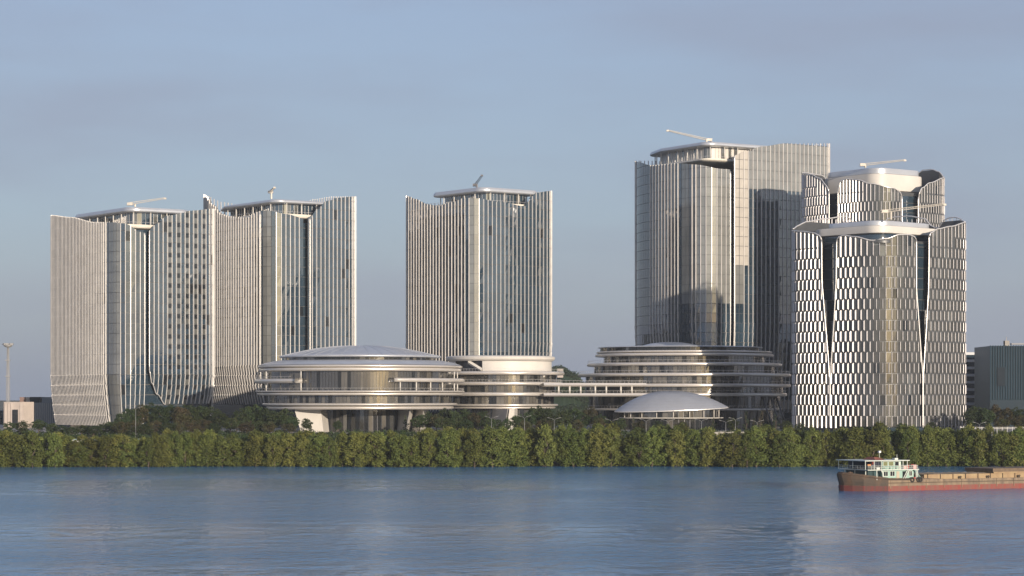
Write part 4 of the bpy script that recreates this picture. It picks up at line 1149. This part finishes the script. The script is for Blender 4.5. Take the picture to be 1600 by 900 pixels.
# ------------------------------------------------------------------ sand barge
def barge():
    Yb = 579.; al = math.radians(27); ox = X(1383, Yb)
    o = thing('sand_barge', 'rusty red-bottomed river barge with a two-storey pale green deckhouse', 'barge')
    Bm, Lh = 13., 74.
    def rust(name, col, col2, sc=(1, 1, 1), scale=.6): return mat(name, col, .75, 0, col2=col2, scale=scale, aniso=sc)
    MT = rust('hull_tan', (.27, .20, .13), (.13, .10, .075), (.8, .8, .35), .9); MR = rust('hull_red', (.24, .042, .034), (.17, .085, .065), (1.2, 1.2, .22), .9)
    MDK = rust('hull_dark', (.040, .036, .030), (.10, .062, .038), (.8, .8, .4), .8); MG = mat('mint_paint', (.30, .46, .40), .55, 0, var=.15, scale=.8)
    MGR = mat('green_paint', (.10, .25, .22), .6, 0, var=.3, scale=1.5); MW = mat('cream_paint', (.60, .64, .58), .55, 0, var=.12, scale=1.)
    MS = mat('sand', (.33, .25, .16), .95, 0, col2=(.25, .18, .11), scale=.5, bump=.6, bscale=2.); MY = rust('coaming_ochre', (.36, .27, .15), (.26, .17, .10), (1, 1, .6), .5)
    MB_ = mat('rubber', (.02, .02, .02), .8); MTARP = mat('tarpaulin_red', (.28, .10, .07), .8, 0, var=.3, scale=1)
    # plan of the hull (near side y=0, far side y=Bm); rounded bow-like end at negative x
    half = [(Lh, 0), (60, 0), (40, 0), (20, 0), (8, 0), (1, 0), (-2.5, .55), (-5.2, 1.7), (-7.3, 3.5), (-8.6, 5.4)]
    plan = half+[(-8.8, Bm/2)]+[(x, Bm-y) for x, y in reversed(half)]
    def sheer(x): return 2.75+(1.5*max(0, (2-x)/10.8)**1.2 if x < 2 else 0)
    def lay(z0f, z1f, m, grow, name, parent=o):
        V = []; n = len(plan)
        for f in (z0f, z1f):
            for x, y in plan:
                g = grow*(1 if f is z1f else 0); t = max(0, -x)/8.8
                V.append((x-g*t*1.0, lerp(.5, y, y) if True else y, f(x)))
        F = [(k, (k+1) % n, n+(k+1) % n, n+k) for k in range(n)]
        F += [tuple(n+k for k in range(n))]
        return mesh_obj(name, V, F, m, parent)
    hb = lay(lambda x: -.8, lambda x: 1.25+.18*max(0, -x)/8.8, MR, .3, 'hull_bottom')
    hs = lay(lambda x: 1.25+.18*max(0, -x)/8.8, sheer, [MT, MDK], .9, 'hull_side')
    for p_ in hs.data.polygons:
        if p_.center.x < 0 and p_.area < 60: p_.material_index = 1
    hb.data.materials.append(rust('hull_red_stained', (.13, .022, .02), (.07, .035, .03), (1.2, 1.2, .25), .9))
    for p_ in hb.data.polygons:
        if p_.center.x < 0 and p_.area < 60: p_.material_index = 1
    # gunwale bulwark strip, darker round the end
    mb = MB(); mb.tube([(x-.5*max(0, -x)/8.8, y+(.0 if y < Bm/2 else 0), sheer(x)+.1) for x, y in plan[4:16]], .22, MDK, 6); mb.build('rubbing_strake', o)
    mb = MB(); pts = [(x-.35*max(0, -x)/8.8, y, sheer(x)) for x, y in plan[5:15]]
    for p, q in zip(pts, pts[1:]):
        n_ = Vector((q[1]-p[1], -(q[0]-p[0]), 0)).normalized()*.06
        v = [Vector(p)+Vector((0, 0, -1.45)), Vector(q)+Vector((0, 0, -1.45)), Vector(q)+Vector((0, 0, .55)), Vector(p)+Vector((0, 0, .55))]
        out = [Vector((a.x, a.y, a.z)) for a in v]
        c_ = Vector((4, Bm/2, 0)); s_ = -1 if (out[0]-c_).dot(n_) < 0 else 1
        out = [a+n_*s_*1.5 for a in out]; inn = [a-n_*s_ for a in v]
        mb.add(out+inn, [(0, 1, 2, 3), (7, 6, 5, 4), (3, 2, 6, 7), (0, 4, 5, 1)], MDK)
    mb.build('bulwark', o)
    for k in range(12):
        xa = 1.5+k*5.6; box('hull_frame', xa, xa+.18, -.14, .02, .6, 2.7, MT, o)
    box('side_rail', 1, Lh, -.2, .02, 1.95, 2.1, MDK, o)
    # hold
    box('coaming', 13, Lh-3, 1.2, Bm-1.2, 2.7, 3.95, MY, o)
    V, F = [], []; R = np.random.default_rng(3); nx, ny = 60, 9
    for i in range(nx):
        for j in range(ny):
            x = lerp(i/(nx-1), 13.4, Lh-3.4); y = lerp(j/(ny-1), 1.5, Bm-1.5); t = 1-abs(2*j/(ny-1)-1)
            V.append((x, y, 3.97+.28*t**.8*(.6+.4*math.sin(x*.45))*min(1, i/5, (nx-1-i)/5)+R.normal()*.05))
    for i in range(nx-1):
        for j in range(ny-1): F.append((i*ny+j, (i+1)*ny+j, (i+1)*ny+j+1, i*ny+j+1))
    mesh_obj('sand_load', V, F, MS, o)
    box('hatch_cover', 35, Lh-4, .9, Bm-.9, 3.96, 4.35, MY, o); box('hatch_top', 34.6, Lh-4.5, .7, Bm-.7, 4.35, 5.2, mat('hatch_brown', (.17, .12, .08), .85, 0, var=.3, scale=.8), o)
    for k in range(9): box('coaming_rib', 14+k*4, 14.15+k*4, 1.0, 1.22, 2.75, 4.0, MDK, o)
    for xa in (11.8, 24, 33, 43): 
        mb = MB(); mb.tube([(xa, .5, 2.7), (xa, .5, 3.5)], .22, MDK, 7); mb.tube([(xa-.4, .5, 3.2), (xa+.4, .5, 3.2)], .12, MDK, 6); mb.build('bollard', o)
    # deckhouse, lower storey
    lo = box('lower_cabin', -.3, 9.6, 1.0, Bm-1.0, 2.7, 5.25, MG, o)
    for xa, w in ((.3, 1.2), (2.3, 1.3), (4.2, .9), (6.1, 1.1), (8.2, .8)):
        nm = 'door' if xa in (4.2, 6.1) else 'window'
        box(nm, xa, xa+w, .93, 1.02, 2.85 if nm == 'door' else 3.75, 4.9, M_RDARK if xa != 4.2 else mat('tan_door', (.42, .36, .28), .6), lo)
        if nm == 'window': box('window_frame', xa-.1, xa+w+.1, .95, 1.01, 3.65, 5.0, MW, lo); box('window_bar', xa+w/2-.04, xa+w/2+.04, .90, .96, 3.75, 4.9, MW, lo)
    for k in range(4): box('cabin_window', -.37, -.28, 2+k*2.5, 3.6+k*2.5, 3.5, 4.8, M_TEAL, lo)
    box('bow_shelter', -3.9, -.3, 2.0, Bm-1.6, 2.9, 5.1, mat('teal_deck_shade', (.03, .085, .095), .5, 0, var=.6, scale=.9), o); box('veranda_shade', -3.2, .0, 2.2, Bm-1.6, 5.5, 7.4, mat('veranda_shade_paint', (.035, .045, .07), .7, 0, var=.4, scale=.9), o)  # dark boxes fill the open decks: shaded insides painted in, lower one with teal
    box('upper_deck', -5.2, 10.6, .1, Bm-.1, 5.25, 5.45, MW, o)
    for x, y in ((-4.6, 1.9), (-4.6, 6.5), (-4.6, 11), (-2.2, .5), (9.9, .4), (9.9, 12), (10.3, .35)):
        mb = MB(); mb.tube([(x, y, 2.8), (x, y, 5.3)], .13, MW, 6); mb.build('deck_post', o)
    mb = MB(); mb.tube([(-.9, .4, 5.2), (-.45, .4, 4.6), (-.3, .4, 3.7), (-.3, .4, 2.8)], .2, MW, 6); mb.build('arched_bracket', o)
    mb = MB(); mb.tube([(5.9, .6, 2.8), (7.3, .6, 5.2)], .09, MW, 5); mb.tube([(6.5, .6, 2.8), (7.9, .6, 5.2)], .09, MW, 5)
    for k in range(7): mb.tube([(5.9+k*.22, .6, 2.95+k*.36), (6.5+k*.22, .6, 2.95+k*.36)], .05, MW, 4)
    mb.build('ladder', o)
    mb = MB(); mb.tube([(9.4, .4, 5.2), (11.6, .3, 2.9)], .12, MG, 5); mb.tube([(9.4, 1.2, 5.2), (11.6, 1.1, 2.9)], .12, MG, 5)
    for k in range(8): mb.tube([(9.6+k*.26, .4, 5-k*.28), (9.6+k*.26, 1.2, 5-k*.28)], .06, MG, 4)
    mb.build('side_stair', o)
    # upper storey
    up = box('wheelhouse', .0, 5.8, 1.2, Bm-1.2, 5.45, 7.5, MG, o)
    for xa, w in ((.3, 1.25), (2.0, 1.35), (3.9, 1.1)):
        box('window_frame', xa-.1, xa+w+.1, 1.13, 1.22, 6.25, 7.4, MW, up); box('window', xa, xa+w, 1.08, 1.16, 6.32, 7.33, M_RDARK if xa > 3 else mat('olive_curtain', (.16, .17, .08), .4, 0, 1.5), up)
        box('vent', xa+.1, xa+.45, 1.12, 1.22, 5.6, 6.0, M_RDARK, up)
    box('side_door', 5.0, 5.6, 1.1, 1.22, 5.5, 7.3, MW, up)
    for k in range(3): box('cabin_window', -.08, .02, 2+k*3.1, 4.2+k*3.1, 6.2, 7.2, M_TEAL, up)
    box('roof', -6.0, 7.8, .2, Bm-.2, 7.55, 7.75, MW, o)
    for x, y in ((-5.6, .6), (-5.6, 6), (-5.6, 12.2), (-3, .5), (-.8, .5), (5.9, .5), (7.2, .5), (7.2, 12)):
        mb = MB(); mb.tube([(x, y, 5.4), (x, y, 7.6)], .1, MW, 6); mb.build('roof_post', o)
    mb = MB()
    ring_ = [(-5.0, 12.7), (-5.0, .3), (10.4, .3), (10.4, 12.7)]
    for hh in (.45, .9): mb.tube([(x, y, 5.45+hh) for x, y in ring_], .05, MW, 4)
    for k in range(16): mb.tube([(-5+k*1.02, .3, 5.45), (-5+k*1.02, .3, 6.35)], .04, MW, 4)
    for k in range(12): mb.tube([(-5, .3+k*1.1, 5.45), (-5, .3+k*1.1, 6.35)], .04, MW, 4)
    mb.build('guard_rail', o)
    mb = MB(); V = [(-.5, 3.5, 7.76), (2.6, 3.5, 7.76), (2.6, 9, 7.76), (-.5, 9, 7.76), (.2, 5, 8.5), (1.9, 5.2, 8.35), (1.9, 7.5, 8.4), (.2, 7.5, 8.5)]
    mb.add(V, [(0, 1, 5, 4), (1, 2, 6, 5), (2, 3, 7, 6), (3, 0, 4, 7), (4, 5, 6, 7)], MTARP); mb.build('roof_tarpaulin', o)
    mb = MB(); mb.tube([(2.6, 6, 7.7), (2.6, 6, 9.6)], .06, MW, 5); mb.build('mast', o)
    mb = MB(); mb.box(2.35, 2.9, 5.7, 6.3, 9.5, 10.0, mat('radar_white', (.85, .85, .85), .4)); mb.build('radar_dome', o)
    mb = MB(); mb.tube([(6.6, 4, 7.7), (6.6, 4, 9.1)], .06, MW, 5); mb.build('antenna', o)
    box('roof_locker', 5.2, 6.2, 3, 4.2, 7.75, 8.2, MW, o)
    # clutter: washing, crates, tyres, red engine
    CR = [mat('cloth_red', (.35, .06, .05), .8), mat('cloth_pink', (.55, .34, .32), .8), mat('cloth_orange', (.45, .2, .08), .8), mat('cloth_dark', (.06, .06, .07), .8), mat('cloth_white', (.7, .7, .68), .8)]
    for k, (x, y, z_, w, h, c_) in enumerate(((-4.6, 1.0, 6.3, 1.0, .5, 2), (-3.2, .9, 6.7, .5, .9, 0), (-4.9, 4, 5.6, 1.3, .5, 3), (-2.0, .9, 5.5, 1.1, .5, 4), (6.2, .6, 5.5, 1.0, .8, 1), (7.4, .6, 5.6, .5, .9, 0), (9.1, .6, 5.5, 1.1, 1.0, 1), (9.6, 2, 5.5, .7, 1.1, 0), (-.9, 1.0, 5.5, .7, .4, 3), (-3.9, 7, 5.5, 1.3, .6, 3))):
        mb = MB(); mb.box(x, x+w, y, y+.5, z_, z_+h, CR[c_], None); mb.build('deck_bundle', o)
    for x in (8.4, 10.3, 10.9):
        b = bmesh.new()
        me = bpy.data.meshes.new('tyre_fender'); R0, r0 = .5, .19; V, F = [], []
        for i in range(14):
            for j in range(6):
                a, c_ = i*2*math.pi/14, j*2*math.pi/6; q = R0+r0*math.cos(c_); V.append((x+q*math.cos(a), -.05+r0*math.sin(c_), 2.75+q*math.sin(a)))
        for i in range(14):
            for j in range(6): F.append((i*6+j, (i+1) % 14*6+j, (i+1) % 14*6+(j+1) % 6, i*6+(j+1) % 6))
        b.free(); bpy.data.meshes.remove(me); mesh_obj('tyre_fender', V, F, MB_, o, None, True)
    mb = MB(); mb.box(8.5, 9.9, .4, 1.3, 2.75, 3.35, CR[0]); mb.build('winch', o)
    mb = MB(); mb.tube([(-7.6, 4.4, 4.0), (-7.6, 4.4, 4.9)], .3, MDK, 7); mb.tube([(-6.8, 4.4, 4.6), (-8.2, 4.4, 4.6)], .15, MDK, 6); mb.build('anchor_bitts', o)
    o.location = (ox, Yb, 0); o.rotation_euler = (0, 0, al)
barge()

# ------------------------------------------------------------------ haze
def haze(density):
    m = bpy.data.materials.new('haze'); m.use_nodes = True; n, l = m.node_tree.nodes, m.node_tree.links
    n.remove(n['Principled BSDF']); v = n.new('ShaderNodeVolumePrincipled')
    v.inputs['Color'].default_value = (.80, .86, .95, 1); v.inputs['Density'].default_value = density; v.inputs['Anisotropy'].default_value = 0
    l.new(v.outputs[0], n['Material Output'].inputs['Volume'])
    mb = MB(); mb.box(-2500, 2500, -300, 3200, -2, 190, m); o = mb.build('haze'); o['kind'] = 'stuff'
if HAZE: haze(HAZE)
